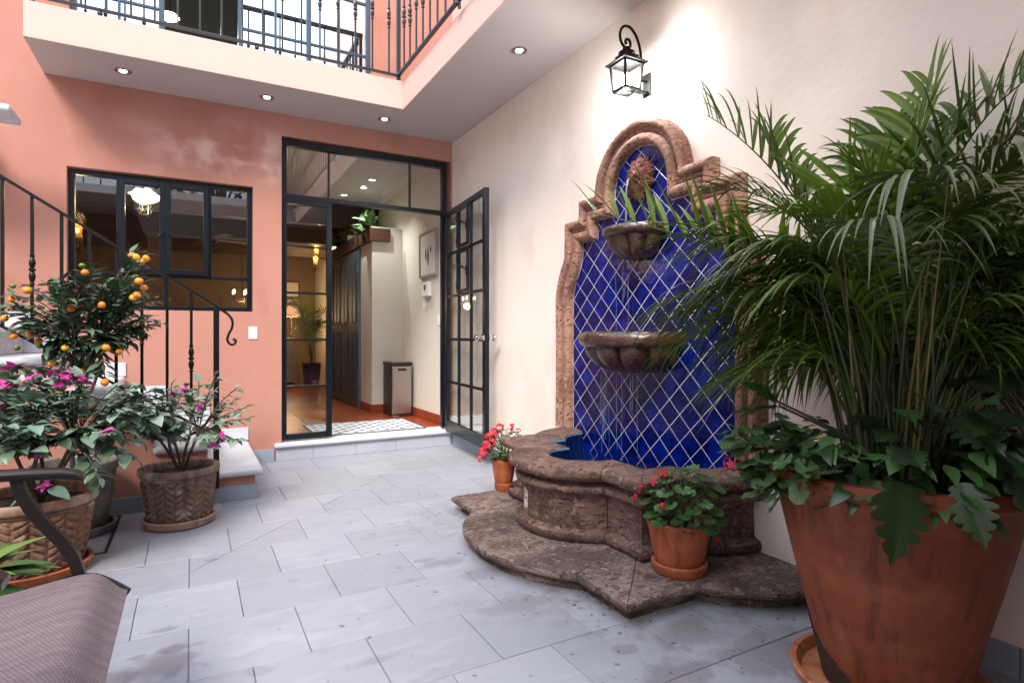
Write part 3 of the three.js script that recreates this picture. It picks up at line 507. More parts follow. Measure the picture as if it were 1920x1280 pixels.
// upper flight: end of a stone tread jutting in at the left
{ const t = thing('stone_ledge', 'grey stone tread end jutting from the left edge above the stairs', 'ledge'); part('ledge_stone', box(-3.9, -3.235, 2.455, 2.505, 0.32, 0.62, 0.02), M.step, t); part('ledge_support', box(-3.9, -3.5, 2.38, 2.454, 0.01, 0.6), M.cream, t); }

// ---------------------------------------------------------------- rooms behind the glass
const hallFloor = new THREE.Group(); hallFloor.name = 'hall_floor'; hallFloor.userData.kind = 'structure'; scene.add(hallFloor);
M.clayTile = [1, 0.9, 1.1].map((k) => std({ map: tex(256, 256, (u, v) => mul(mixc([0.56, 0.26, 0.15], [0.44, 0.19, 0.105], fbm(u * 5 + k * 9, v * 5, 4)), k), { repeat: [2, 2] }), roughness: 0.28 }));
part('floor_bed', box(-4.1, 0, 0.0, 0.14, -7.2, -0.231), M.mortar, hallFloor);
{ const q = rng(9); for (let i = 0; i < 9; i++) for (let j = 0; j < 18; j++) { const x = -0.4 * i, z = -0.233 - 0.39 * j; if (x < -1.9 && j > 0) continue; part('floor_tile', box(x - 0.397, x - 0.003, 0.135, 0.151 + q() * 0.001, z - 0.387, z - 0.003, 0.002), M.clayTile[(q() * 3) | 0], hallFloor); } }
const hall = thing('hall', 'beige hallway behind the open door with a bulkhead and terracotta skirting', 'room');
part('right_wall', box(0.0, 0.2, 0.13, 3.2, -7.2, -0.221), M.beige, hall);
part('closet_end', box(-0.37, -0.001, 0.152, 2.36, -2.08, -1.557), M.beige, hall);
part('closet_wall', [box(-0.345, -0.001, 0.152, 2.16, -4.2, -3.96), box(-0.345, -0.001, 2.175, 2.36, -4.2, -2.081)], M.beige, hall);
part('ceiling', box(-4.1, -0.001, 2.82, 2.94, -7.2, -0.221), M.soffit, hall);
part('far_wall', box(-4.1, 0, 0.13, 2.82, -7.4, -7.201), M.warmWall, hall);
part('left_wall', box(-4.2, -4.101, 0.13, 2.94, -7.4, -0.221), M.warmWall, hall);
for (const z of [-2.65, -4.4, -6.1]) part('ceiling_beam', box(-4.1, -0.002, 2.52, 2.819, z - 0.09, z + 0.09, 0.004), M.darkWood, hall);
M.skirtClay = std({ map: tex(128, 128, (u, v) => mixc([0.60, 0.27, 0.15], [0.50, 0.20, 0.11], fbm(u * 6, v * 6, 4))), roughness: 0.5 });
for (let z = -0.24; z > -1.5; z -= 0.32) part('skirting_tile', box(-0.014, -0.0005, 0.152, 0.25, Math.max(z - 0.317, -1.556), z, 0.003), M.skirtClay, hall);
part('skirting_tile', box(-0.37, -0.016, 0.152, 0.25, -1.5565, -1.543, 0.003), M.skirtClay, hall); part('skirting_tile', box(-0.384, -0.3705, 0.152, 0.25, -2.08, -1.543, 0.003), M.skirtClay, hall);
// wardrobe
{ const w = thing('wardrobe', 'slate blue wardrobe with tall panelled doors and steel handles in the hall', 'wardrobe', [-0.345, 0.152, 0]);
  M.slate = phys({ color: lin(0.07, 0.095, 0.12), roughness: 0.42, clearcoat: 0.2 });
  part('carcass', box(-0.03, 0.30, 0, 2.02, -3.958, -2.083), M.slate, w);
  part('side_trim', box(-0.05, -0.0305, 0, 2.02, -2.115, -2.083, 0.003), std({ color: lin(0.10, 0.2, 0.30), roughness: 0.4 }), w);
  const dw = 0.455; for (let k = 0; k < 4; k++) { const z1 = -2.118 - k * (dw + 0.004), z0 = z1 - dw, d = part('door', box(-0.055, -0.031, 0.01, 2.01, z0, z1, 0.004), M.slate, w);
    for (const [a, b] of [[0.10, 0.98], [1.08, 1.90]]) for (const [c, e] of [[z0 + 0.055, (z0 + z1) / 2 - 0.02], [(z0 + z1) / 2 + 0.02, z1 - 0.055]]) part('panel', box(-0.068, -0.056, a, b, c, e, 0.006), M.slate, d);
    const hz = k % 2 ? z1 - 0.03 : z0 + 0.03; part('handle', [rod([-0.09, 0.86, hz], [-0.09, 1.12, hz], 0.006), rod([-0.055, 0.89, hz], [-0.09, 0.89, hz], 0.005), rod([-0.055, 1.09, hz], [-0.09, 1.09, hz], 0.005)], M.chrome, d);
    for (const y of [0.3, 1.05, 1.75]) part('hinge', box(-0.0625, -0.0555, y - 0.03, y + 0.03, (k % 2 ? z0 : z1) - 0.008, (k % 2 ? z0 : z1) + 0.004), M.chrome, d); } }
// planter board with plants over the wardrobe
{ const p = thing('plank_planter', 'rough brown plank box with trailing plants over the wardrobe', 'planter', [-0.36, 2.18, 0]);
  part('front_plank', jitter(box(-0.05, -0.015, 0, 0.155, -3.8, -1.50, 0.004), 0.003, 9), M.wood, p); part('end_plank', box(-0.015, 0.2, 0.0, 0.155, -1.535, -1.50, 0.004), M.wood, p);
  const q = rng(33); for (const [z, n, s] of [[-1.75, 22, 0.26], [-2.2, 18, 0.18], [-2.9, 26, 0.2], [-3.4, 26, 0.2]]) { const ls = []; for (let i = 0; i < n; i++) { const g = leafBlade(s * (0.6 + q() * 0.6), 0.24, 0.35); g.rotateX((q() - 0.5) * 1.4); g.rotateZ(0.4 + q() * 1.2); g.rotateY(q() * 6.28); ls.push(move(g, -0.02 + q() * 0.08, 0.16 + q() * 0.04, z + (q() - 0.5) * 0.3)); } part('foliage', ls, M.leafHall, p); }
  part('white_pot', move(lathe([[0.05, 0], [0.07, 0.13], [0.062, 0.13], [0.05, 0.02]], 20), 0.02, 0.1, -2.65), M.white, p); }
for (const [x, z, w] of [[-0.574, -2.09, 'deepest'], [-0.453, -1.605, 'middle'], [-0.46, -1.22, 'nearest']]) { const t = thing('hall_downlight', `${w} of the three small recessed lights seen through the transom panes`, 'downlight', [x, 2.82, z], 0, 'recessed lights of the hall'); part('trim_ring', lathe([[0.036, -0.001], [0.036, -0.006], [0.041, -0.009], [0.050, -0.008], [0.053, -0.002], [0.053, 0.002]], 24), M.chromeDark, t); part('lamp_lens', lathe([[0.0, -0.006], [0.026, -0.005], [0.036, -0.001]], 24), M.ledLens, t).castShadow = false; const s = new THREE.SpotLight(lin(0.93, 1, 0.9), 1.5, 6, 0.95, 1, 2); s.position.set(x, 2.80, z); s.target.position.set(x, 0, z); s.castShadow = true; scene.add(s, s.target); }
// bin, mat, picture, intercom, switch
{ const b = thing('pedal_bin', 'brushed steel pedal bin with black sides in the hall corner', 'bin', [-0.155, 0.152, -1.26]);
  M.brushed = std({ color: lin(0.42, 0.37, 0.34), roughness: 0.33, metalness: 0.9, bumpMap: tex(64, 256, (u, v) => vnoise(u * 4, v * 256, 4, 256), { srgb: false, repeat: [2, 4] }), bumpScale: 0.0002 });
  M.blackPlastic = std({ color: lin(0.015, 0.015, 0.016), roughness: 0.4 });
  part('body', box(-0.118, 0.118, 0.02, 0.575, -0.17, 0.155, 0.01), M.blackPlastic, b); part('steel_front', box(-0.116, 0.116, 0.025, 0.572, 0.145, 0.178, 0.016), M.brushed, b);
  part('lid', box(-0.125, 0.125, 0.5755, 0.612, -0.18, 0.185, 0.012), M.blackPlastic, b); part('lid_plate', box(-0.112, 0.112, 0.6125, 0.618, -0.165, 0.165, 0.002), M.brushed, b);
  part('grip_slot', box(-0.05, 0.05, 0.515, 0.545, 0.170, 0.1795, 0.004), M.blackPlastic, b); part('pedal', box(-0.12, -0.05, 0.002, 0.018, 0.14, 0.235, 0.005), M.brushed, b); part('base', box(-0.12, 0.12, 0, 0.02, -0.175, 0.18, 0.004), M.blackPlastic, b); }
{ const W = 1.05, H = 0.74, m = thing('door_mat', 'navy and white patterned mat lying just inside the doorway', 'mat');
  const t = tex(840, 592, (u, v) => { const x = u * 7, y = v * 5; const a = Math.abs(Math.hypot(((x % 1) - 0.5) * 1, ((y % 1) - 0.5) * 1) - 0.46), b = Math.abs(Math.hypot((((x + 0.5) % 1) - 0.5), (((y + 0.5) % 1) - 0.5)) - 0.46), e = Math.min(u * W, (1 - u) * W, v * H, (1 - v) * H); const w = e < 0.02 ? 0.2 : e < 0.045 ? 1 : Math.max(smooth(0.11, 0.07, a), smooth(0.11, 0.07, b)); return mixc([0.12, 0.16, 0.24], [0.80, 0.82, 0.85], w); });
  const g = new RoundedBoxGeometry(W, 0.008, H, 2, 0.003), p = g.attributes.position, uv = g.attributes.uv; for (let i = 0; i < p.count; i++) uv.setXY(i, p.getX(i) / W + 0.5, p.getZ(i) / H + 0.5);
  g.translate(-0.735, 0.156, -0.52); part('mat_pile', clean(g), std({ map: t, roughness: 0.95 }), m); }
{ const p = thing('framed_feathers', 'framed print of three dark feathers on the hall wall', 'picture', [-0.001, 1.94, -0.62], -Math.PI / 2);
  part('frame', [box(-0.262, -0.235, -0.245, 0.245, 0.0, 0.03, 0.004), box(0.235, 0.262, -0.245, 0.245, 0.0, 0.03, 0.004), box(-0.235, 0.235, 0.218, 0.245, 0.0, 0.03, 0.004), box(-0.235, 0.235, -0.245, -0.218, 0.0, 0.03, 0.004)], std({ color: lin(0.30, 0.27, 0.25), roughness: 0.4 }), p);
  const pr = part('print', new THREE.PlaneGeometry(0.47, 0.436), std({ map: tex(376, 348, (u, v) => { let k = 0; for (const [x, h, w, y0] of [[0.36, 0.36, 0.055, 0.34], [0.5, 0.56, 0.06, 0.2], [0.66, 0.2, 0.05, 0.52]]) { const t = (v - y0) / h; if (t > 0 && t < 1) { const e = w * Math.sin(Math.PI * t ** 0.7) * (0.85 + 0.3 * fbm(u * 30, v * 60, 3)); k = Math.max(k, smooth(e, e * 0.7, Math.abs(u - x))); } } return mixc([0.86, 0.83, 0.80], [0.12, 0.11, 0.11], k); }), roughness: 0.3 }), p); pr.position.z = 0.018; }
{ const p = thing('intercom', 'white wall intercom with a coiled cord hanging below', 'intercom', [-0.001, 1.555, -0.65], -Math.PI / 2); part('housing', box(-0.10, 0.10, -0.07, 0.085, 0, 0.045, 0.012), M.white, p); part('speaker', box(-0.02, 0.025, 0.0, 0.055, 0.045, 0.05, 0.003), std({ color: lin(0.05, 0.05, 0.05), roughness: 0.5 }), p);
  const c = []; for (let i = 0; i < 60; i++) { const t = i / 59; c.push([-0.07 + 0.02 * Math.sin(t * 6.28) + 0.006 * Math.cos(i * 1.3), -0.07 - 0.12 * Math.sin(t * Math.PI), 0.02 + 0.006 * Math.sin(i * 1.3)]); } part('cord', tube(c, 0.003, 5, 180), M.white, p); }
{ const p = thing('hall_switch', 'small white light switch on the hall wall beside the open door', 'switch', [-0.001, 1.228, -0.335], -Math.PI / 2); part('plate', box(-0.036, 0.036, -0.055, 0.055, 0, 0.007, 0.003), M.white, p); part('rocker', box(-0.012, 0.012, -0.025, 0.025, 0.007, 0.011, 0.002), M.white, p); }
// warm lamps and furniture deeper in
M.shadeGlow = std({ color: lin(0.9, 0.75, 0.5), emissive: lin(1, 0.62, 0.22), emissiveIntensity: 1.2, roughness: 0.6 });
M.frostGlow = std({ color: 0xffffff, emissive: lin(1, 0.80, 0.45), emissiveIntensity: 1.7, roughness: 0.5 });
function lampLight(x, y, z, I, c = lin(1, 0.66, 0.30)) { const p = new THREE.PointLight(c, I * 0.3, 9, 2); p.position.set(x, y, z); p.shadow.radius = 3; p.castShadow = true; scene.add(p); }
const bell = lathe([[0.012, 0.075], [0.03, 0.07], [0.045, 0.045], [0.052, 0.015], [0.075, -0.01], [0.068, -0.012], [0.045, 0.012], [0.038, 0.04], [0.014, 0.066]], 20);
{ const t = thing('fan_light', 'cluster of lit glass bell shades under a ceiling fan behind the window', 'lamp', [-2.63, 2.37, -1.2]);
  for (let k = 0; k < 4; k++) { const a = k * 1.571 + 0.5, s = part('glass_shade', bell.clone().rotateZ(0.5).rotateY(-a), M.frostGlow, t); s.position.set(0.07 * Math.cos(a), 0.0, -0.07 * Math.sin(a)); }
  part('hub', lathe([[0, 0.06], [0.04, 0.07], [0.055, 0.11], [0.1, 0.14], [0.1, 0.19], [0.03, 0.22], [0.012, 0.24], [0.012, 0.45], [0, 0.45]], 20), M.bronze, t); for (let k = 0; k < 4; k++) part('blade', box(0.11, 0.5, 0.155, 0.162, -0.06, 0.06, 0.003).rotateY(k * 1.571 + 0.2), M.darkWood, t);
  for (const [x, y] of [[-0.02, -0.13], [0.03, -0.19]]) part('pull_chain', rod([x, 0.05, 0.03], [x, y, 0.03], 0.0025), M.chrome, t); lampLight(-2.63, 2.26, -1.2, 0.9); }
function sconce(name, label, x, y, z, I, turn = 0, grp) { const t = thing(name, label, 'wall lamp', [x, y, z], turn, grp);
  part('glass_cup', lathe([[0.022, -0.06], [0.038, -0.058], [0.042, 0.07], [0.039, 0.07], [0.035, -0.052]], 16), M.amberGlass, t); part('lamp_bulb', new THREE.SphereGeometry(0.022, 12, 10), M.frostGlow, t).castShadow = false; part('arm', [tube([[0, -0.06, 0], [0, -0.11, 0], [0, -0.13, -0.05], [0, -0.1, -0.1]], 0.007, 6, 16), box(-0.03, 0.03, -0.16, -0.04, -0.115, -0.1, 0.005)], M.bronze, t); lampLight(x, y + 0.1, z + 0.0, I); return t; }
M.amberGlass = phys({ color: lin(1, 0.82, 0.5), roughness: 0.05, transmission: 0.9, thickness: 0 });
sconce('wall_sconce', 'small amber glass lamp glowing at the left edge of the window', -3.07, 1.924, -0.6, 0.6);
sconce('hall_sconce', 'upper amber wall lamp glowing behind the side light panes', -0.31, 2.58, -5.4, 1.7, 0, 'hall lamps'); sconce('hall_sconce', 'lower amber wall lamp glowing behind the side light panes', -0.36, 2.36, -5.2, 1.7, 0, 'hall lamps');
{ const t = thing('ceiling_fan', 'dark ceiling fan with four blades seen through the window', 'ceiling fan', [-2.02, 2.35, -3.5]); part('motor', lathe([[0, -0.06], [0.06, -0.05], [0.1, 0], [0.1, 0.06], [0.03, 0.1], [0.012, 0.12], [0.012, 0.46], [0, 0.46]], 20), M.bronze, t); for (let k = 0; k < 4; k++) part('blade', box(0.1, 0.62, 0.0, 0.008, -0.07, 0.07, 0.003).rotateY(k * 1.571 + 0.3), M.darkWood, t); }
{ const t = thing('candle_chandelier', 'small chandelier of candle bulbs low in the right of the window', 'chandelier', [-1.53, 1.73, -5]); for (let k = 0; k < 5; k++) { const a = k * 1.257; part('arm', tube([[0, -0.1, 0], [0.09 * Math.cos(a), -0.12, 0.09 * Math.sin(a)], [0.15 * Math.cos(a), -0.05, 0.15 * Math.sin(a)], [0.15 * Math.cos(a), 0, 0.15 * Math.sin(a)]], 0.006, 6, 12), M.bronze, t); part('candle_bulb', move(new THREE.SphereGeometry(0.02, 10, 8).scale(1, 2, 1), 0.15 * Math.cos(a), 0.035, 0.15 * Math.sin(a)), M.frostGlow, t); } part('stem', rod([0, -0.14, 0], [0, 1.09, 0], 0.007), M.bronze, t); lampLight(-1.53, 1.62, -5, 1.2); }
{ const t = thing('side_table', 'dark table under the small chandelier', 'table', [-1.5, 0.15, -5.6]); part('top', box(-0.5, 0.3, 1.17, 1.21, -0.3, 0.3, 0.004), M.darkWood, t); for (const x of [-0.45, 0.25]) for (const z of [-0.25, 0.25]) part('leg', box(x - 0.03, x + 0.03, 0, 1.17, z - 0.03, z + 0.03), M.darkWood, t); }
{ const t = thing('table_lamp', 'table lamp with a tan drum shade behind the side light', 'table lamp', [-0.62, 1.06, -6.2]); part('lamp_shade', lathe([[0.17, 0.36], [0.10, 0.20 + 0.36], [0.097, 0.56], [0.167, 0.36]], 24), M.shadeDim, t); part('stand', lathe([[0, 0], [0.06, 0], [0.06, 0.015], [0.015, 0.03], [0.03, 0.15], [0.012, 0.25], [0.008, 0.38], [0, 0.38]], 16), M.chrome, t); part('lamp_bulb', move(new THREE.SphereGeometry(0.03, 10, 8), 0, 0.42, 0), M.frostGlow, t); lampLight(-0.62, 1.44, -6.2, 1.8); }
{ const t = thing('white_chest', 'pale chest of drawers under the table lamp', 'chest of drawers', [-0.85, 0.152, -6.35]); part('carcass', box(-0.5, 0.3, 0.05, 0.88, -0.3, 0.2, 0.006), M.chest, t); for (let k = 0; k < 3; k++) part('drawer', box(-0.47, 0.27, 0.1 + k * 0.26, 0.34 + k * 0.26, 0.2, 0.222, 0.005), M.chest, t); part('plinth', box(-0.48, 0.28, 0, 0.05, -0.28, 0.17), M.darkWood, t); }
{ const t = thing('hall_palm', 'potted palm in a cobalt blue pot behind the side light', 'plant', [-0.33, 0.152, -5.75]); part('pot', lathe([[0, 0], [0.13, 0], [0.17, 0.42], [0.155, 0.42], [0.14, 0.36], [0, 0.36]], 28), std({ color: lin(0.006, 0.015, 0.18), roughness: 0.15 }), t);
  const q = rng(71), ls = []; for (let i = 0; i < 9; i++) { const a = q() * 6.28, r = 0.12 + q() * 0.22, h = 0.9 + q() * 0.75; const f = frond([V(0, 0.35, 0), V(r * 0.2 * Math.cos(a), h * 0.7, r * 0.2 * Math.sin(a)), V(r * 0.7 * Math.cos(a), h * 1.05, r * 0.7 * Math.sin(a)), V(r * 1.3 * Math.cos(a), h, r * 1.3 * Math.sin(a))], 14, 0.26, 100 + i, 0.35); part('frond', f, M.leafHall, t); } }
{ const t = thing('small_picture', 'small dark framed picture on the far hall wall', 'picture', [-0.45, 2.0, -7.2]); part('frame', box(-0.14, 0.14, -0.17, 0.17, 0.001, 0.03, 0.004), M.darkWood, t); part('print', box(-0.11, 0.11, -0.14, 0.14, 0.03, 0.032), M.beige, t); }
// ---------------------------------------------------------------- wall fountain
const ZC = 2.79, fountain = thing('wall_fountain', 'carved stone wall fountain with blue tile panel, two shell bowls and a lobed basin', 'fountain');
const ZP = 2.772; // centre of the panel
function planOutline(p, t, NA = 14, NF = 26, NL = 4) {
  const fc = p.lobeV - p.R, sc = p.sideU - p.Rs, out = [];
  const th = Math.acos(clamp((p.cu - t - sc) / (p.Rs - t), -1, 1)), ph = Math.acos(clamp((p.cv - t - fc) / (p.R - t), -1, 1));
  for (let i = 0; i <= NA; i++) { const a = (th * i) / NA; out.push([sc + (p.Rs - t) * Math.cos(a), (p.Rs - t) * Math.sin(a)]); }
  const c1 = out[NA], k = [p.cu - t, p.cv - t], c2 = [(p.R - t) * Math.sin(ph), p.cv - t];
  for (let i = 1; i <= NL; i++) out.push([lerp(c1[0], k[0], i / NL), lerp(c1[1], k[1], i / NL)]);
  for (let i = 1; i <= NL; i++) out.push([lerp(k[0], c2[0], i / NL), lerp(k[1], c2[1], i / NL)]);
  for (let i = 1; i <= NF; i++) { const a = lerp(ph, -ph, i / NF); out.push([(p.R - t) * Math.sin(a), fc + (p.R - t) * Math.cos(a)]); }
  const half = out.slice(0, NA + 2 * NL + 1).map(([u, v]) => [-u, v]).reverse(); out.push(...half.slice(1)); return out;
}
const iC1 = 14, iK = 18, iC2 = 22, iC3 = 48, iK2 = 52, iEnd = 70;
const toPlan = (u, v, y) => [-v, y, ZC + u], toPlinth = (u, v, y) => [-v, y, 2.83 + u];
const BAS = { cu: 0.64, cv: 0.60, lobeV: 0.825, R: 0.412, sideU: 0.80, Rs: 0.50 }, PLI = { cu: 0.825, cv: 0.86, lobeV: 1.08, R: 0.70, sideU: 1.085, Rs: 0.611 };
const roll = (t0, y0, y1, r, n = 7) => Array.from({ length: n + 1 }, (_, i) => { const a = -Math.PI / 2 + (Math.PI * i) / n; return [t0 - r * Math.cos(a), lerp(y0, y1, (1 + Math.sin(a)) / 2)]; });
const pliProfile = [[0.42, 0.001], [0.050, 0.001], [0.048, 0.028], [0.056, 0.034], [0.054, 0.040], [0.036, 0.043], ...roll(0.026, 0.045, 0.087, 0.026, 8), [0.08, 0.0885], [0.18, 0.0890], [0.42, 0.0895]];
for (const [a, b] of [[0, iK], [iK, iC2], [iC2, iC3], [iC3, iK2], [iK2, iEnd]]) part('plinth_stone', sweepBlock((t) => planOutline(PLI, t), a, b, pliProfile, toPlinth, { amp: 0.0035, freq: 26, gap: 0.002 }), M.stonePlinth, fountain);
const basProfile = [[0.21, 0.090], [0.075, 0.090], ...roll(0.062, 0.090, 0.142, 0.026, 7), [0.078, 0.150], [0.080, 0.20], [0.080, 0.27], [0.078, 0.312], ...roll(0.058, 0.318, 0.362, 0.024, 7), [0.066, 0.366], [0.070, 0.374], [0.052, 0.382], [0.034, 0.386], ...roll(0.030, 0.388, 0.448, 0.030, 8), [0.055, 0.4505], [0.12, 0.4515], [0.175, 0.451], [0.195, 0.446], [0.21, 0.436]];
for (const [a, b] of [[0, iC1], [iC1, iK], [iK, iC2], [iC2, iC3], [iC3, iK2], [iK2, iK2 + 4], [iK2 + 4, iEnd]]) part('basin_stone', sweepBlock((t) => planOutline(BAS, t), a, b, basProfile, toPlan, { amp: 0.003, freq: 30, gap: 0.002 }), M.stoneDark, fountain);
// pale lime deposit on the left of the basin drum
{ const o = planOutline(BAS, 0.0785); const f = (u, v) => { const k = lerp(iC3 - 9.0, iC3 - 11.6, u), i = Math.floor(k), q = k - i, p = [lerp(o[i][0], o[i + 1][0], q), lerp(o[i][1], o[i + 1][1], q)]; return toPlan(p[0], p[1] + 0.001, lerp(0.165, 0.29, v)); };
  M.lime = std({ map: tex(128, 256, (u, v) => mixc([0.82, 0.79, 0.76], [0.45, 0.34, 0.30], smooth(0.52, 0.66, fbm(u * 8, v * 14, 4) + 0.3 * Math.max(smooth(0.2, 0, u), smooth(0.8, 1, u), smooth(0.12, 0, v), smooth(0.88, 1, v)))), { clampEdge: true }), roughness: 0.9 }); part('lime_patch', grid(8, 4, f), M.lime, fountain); }
// dark blue lining tiles and water
{ const o = planOutline(BAS, 0.213); M.lining = [0, 1, 2].map((k) => phys({ color: lin(0.004 + 0.001 * k, 0.010 + 0.003 * k, 0.055 + 0.015 * k), roughness: 0.15, clearcoat: 0.6 }));
  M.liningGrout = std({ color: lin(0.16, 0.30, 0.42), roughness: 0.6 });
  part('lining_bed', sweepBlock((t) => planOutline(BAS, t), 0, iEnd, [[0.2105, 0.09], [0.2105, 0.434], [0.2125, 0.434], [0.2125, 0.09]], toPlan, { gap: 0 }), M.liningGrout, fountain);
  let acc = 0, start = 0; for (let i = 1; i <= iEnd; i++) { acc += Math.hypot(o[i][0] - o[i - 1][0], o[i][1] - o[i - 1][1]); if (acc > 0.085 || [iC1, iK, iC2, iC3, iK2, iK2 + 4, iEnd].includes(i)) { for (const [y0, y1] of [[0.19, 0.305], [0.309, 0.425]]) part('lining_tile', sweepBlock((t) => planOutline(BAS, t), start, i, [[0.2126, y0], [0.2126, y1], [0.2165, y1 - 0.001], [0.2165, y0 + 0.001]], toPlan, { gap: 0.0022 }), M.lining[(i * 7) % 3], fountain); start = i; acc = 0; } }
  const s = new THREE.Shape(planOutline(BAS, 0.2168).map(([u, v]) => new THREE.Vector2(u, v))), g = new THREE.ShapeGeometry(s); const p = g.attributes.position; for (let i = 0; i < p.count; i++) { const u = p.getX(i), v = p.getY(i); p.setXYZ(i, -v, 0.325, ZC + u); } g.computeVertexNormals();
  const wb = tex(256, 256, (u, v) => fbm(u * 10, v * 10, 4, 10, 10), { srgb: false, repeat: [3, 3] }); M.pool.bumpMap = wb; M.pool.bumpScale = 0.004; part('water', boxUV(g), M.pool, fountain); }
// stone surround of the tile panel
const og = []; for (let i = 0; i <= 8; i++) { const t = i / 8, b = [lerp(0, 1, 3 * t * (1 - t) * (1 - t) * 0 + t * t * (3 - 2 * t))]; og.push([lerp(-0.672, -0.562, b[0]), lerp(1.30, 1.60, t)]); }
const halfIn = [[-0.672, 0.452], [-0.672, 0.75], [-0.672, 1.05], ...og, [-0.562, 1.668], [-0.402, 1.668], [-0.402, 1.782], [-0.236, 1.782], [-0.236, 1.895]];
const arch = arcPts(0, 1.895, 0.236, Math.PI, 0, 24), innerPath = [...halfIn, ...arch.slice(1, -1), ...halfIn.map(([a, b]) => [-a, b]).reverse()];
function offsetPath(pts, t) {
  return pts.map((p, i) => { const d = (a, b) => { const L = Math.hypot(b[0] - a[0], b[1] - a[1]); return [-(b[1] - a[1]) / L, (b[0] - a[0]) / L]; };
    const n1 = i ? d(pts[i - 1], p) : d(p, pts[1]), n2 = i < pts.length - 1 ? d(p, pts[i + 1]) : n1, k = 1 + n1[0] * n2[0] + n1[1] * n2[1]; return [p[0] + (t * (n1[0] + n2[0])) / k, p[1] + (t * (n1[1] + n2[1])) / k]; });
}
const bump2 = (t0, t1, h0, hh, n = 7) => Array.from({ length: n + 1 }, (_, i) => { const a = Math.PI * (1 - i / n); return [(t0 + t1) / 2 + ((t1 - t0) / 2) * Math.cos(a), h0 + (hh - h0) * Math.sin(a)]; });
const surProfile = [[0, 0.001], [0, 0.035], ...bump2(0.0, 0.062, 0.038, 0.072), [0.070, 0.046], [0.080, 0.045], ...bump2(0.088, 0.142, 0.046, 0.082), [0.142, 0.001]];
const toWall = (u, y, h) => [-h, y, ZP + u], NP = innerPath.length, hi = halfIn.length;
const surBlocks = [[0, 2], [2, 11], [11, 13], [13, 15], [15, 41], [41, 43], [43, 45], [45, 54], [54, 56]];
for (const [a, b] of surBlocks) part('surround_stone', sweepBlock((t) => offsetPath(innerPath, t), a, b, surProfile, toWall, { amp: 0.003, freq: 28, gap: 0.0018 }), M.stone, fountain);
// diamond tiles, each cut to the outline of the panel
{ const inset = offsetPath(innerPath, -0.005), poly = [[inset[0][0], 0.30], ...inset, [inset[NP - 1][0], 0.30]];
  const outl = offsetPath(innerPath, 0.02), sh = new THREE.Shape([[outl[0][0], 0.29], ...outl, [outl[NP - 1][0], 0.29]].map((p) => new THREE.Vector2(...p))), gg = new THREE.ExtrudeGeometry(sh, { depth: 0.0165, bevelEnabled: false }), gp = gg.attributes.position;
  for (let i = 0; i < gp.count; i++) gp.setXYZ(i, -gp.getZ(i) - 0.0005, gp.getY(i), ZP + gp.getX(i)); gg.computeVertexNormals(); part('grout_bed', boxUV(gg), M.groutPale, fountain);
  const glaze = tex(512, 512, (u, v) => { const n = fbm(u * 8, v * 8, 5, 8, 8); return mixc([0.01, 0.06, 0.33], [0.02, 0.115, 0.46], smooth(0.35, 0.7, n)); }, { repeat: [2.2, 2.2] });
  const gb = tex(256, 256, (u, v) => fbm(u * 9, v * 9, 4, 9, 9), { srgb: false, repeat: [3, 3] });
  M.blueTile = [0.62, 1, 1.3, 0.85, 1.12, 0.75].map((k) => phys({ map: glaze, color: lin(k, k, k), roughness: 0.14, bumpMap: gb, bumpScale: 0.0016, specularIntensity: 0.75 }));
  const HU = 0.0738, HV = 0.0722, U0 = 2.104 - ZP, Y0 = 0.58, q = rng(21), gap = 0.0031;
  for (let j = -8; j < 26; j++) for (let i = -2; i < 22; i++) {
    if ((i + j) % 2 === 0) continue; const cu = U0 + i * HU, cy = Y0 + j * HV, hu = HU - gap, hv = HV - gap, dia = [[cu + hu, cy], [cu, cy + hv], [cu - hu, cy], [cu, cy - hv]];
    let sub = poly; for (let e = 0; e < 4 && sub.length; e++) { const a = dia[e], b = dia[(e + 1) % 4], f = (p) => (b[0] - a[0]) * (p[1] - a[1]) - (b[1] - a[1]) * (p[0] - a[0]), out = []; for (let n = 0; n < sub.length; n++) { const p = sub[n], r = sub[(n + 1) % sub.length], fp = f(p), fr = f(r); if (fp >= 0) out.push(p); if (fp * fr < 0) { const t = fp / (fp - fr); out.push([lerp(p[0], r[0], t), lerp(p[1], r[1], t)]); } } sub = out; }
    if (sub.length < 3) continue; let area = 0; sub.forEach((p, n) => { const r = sub[(n + 1) % sub.length]; area += p[0] * r[1] - p[1] * r[0]; }); if (Math.abs(area) < 0.0005) continue;
    const s2 = new THREE.Shape(sub.map((p) => new THREE.Vector2(...p))), full = sub.length === 4 && Math.abs(area) > 0.0185, g = new THREE.ExtrudeGeometry(s2, full ? { depth: 0.0015, bevelEnabled: true, bevelThickness: 0.001, bevelSize: 0.001, bevelOffset: -0.001, bevelSegments: 1 } : { depth: 0.003, bevelEnabled: false });
    const p = g.attributes.position, tx = (q() - 0.5) * 0.010, ty = (q() - 0.5) * 0.010; for (let n = 0; n < p.count; n++) { const x = p.getX(n), y = p.getY(n), z = p.getZ(n); p.setXYZ(n, -0.0165 - z - (x - cu) * tx - (y - cy) * ty, y, ZP + x); }
    g.computeVertexNormals(); part('blue_tile', boxUV(g), M.blueTile[(q() * 6) | 0], fountain);
  } }
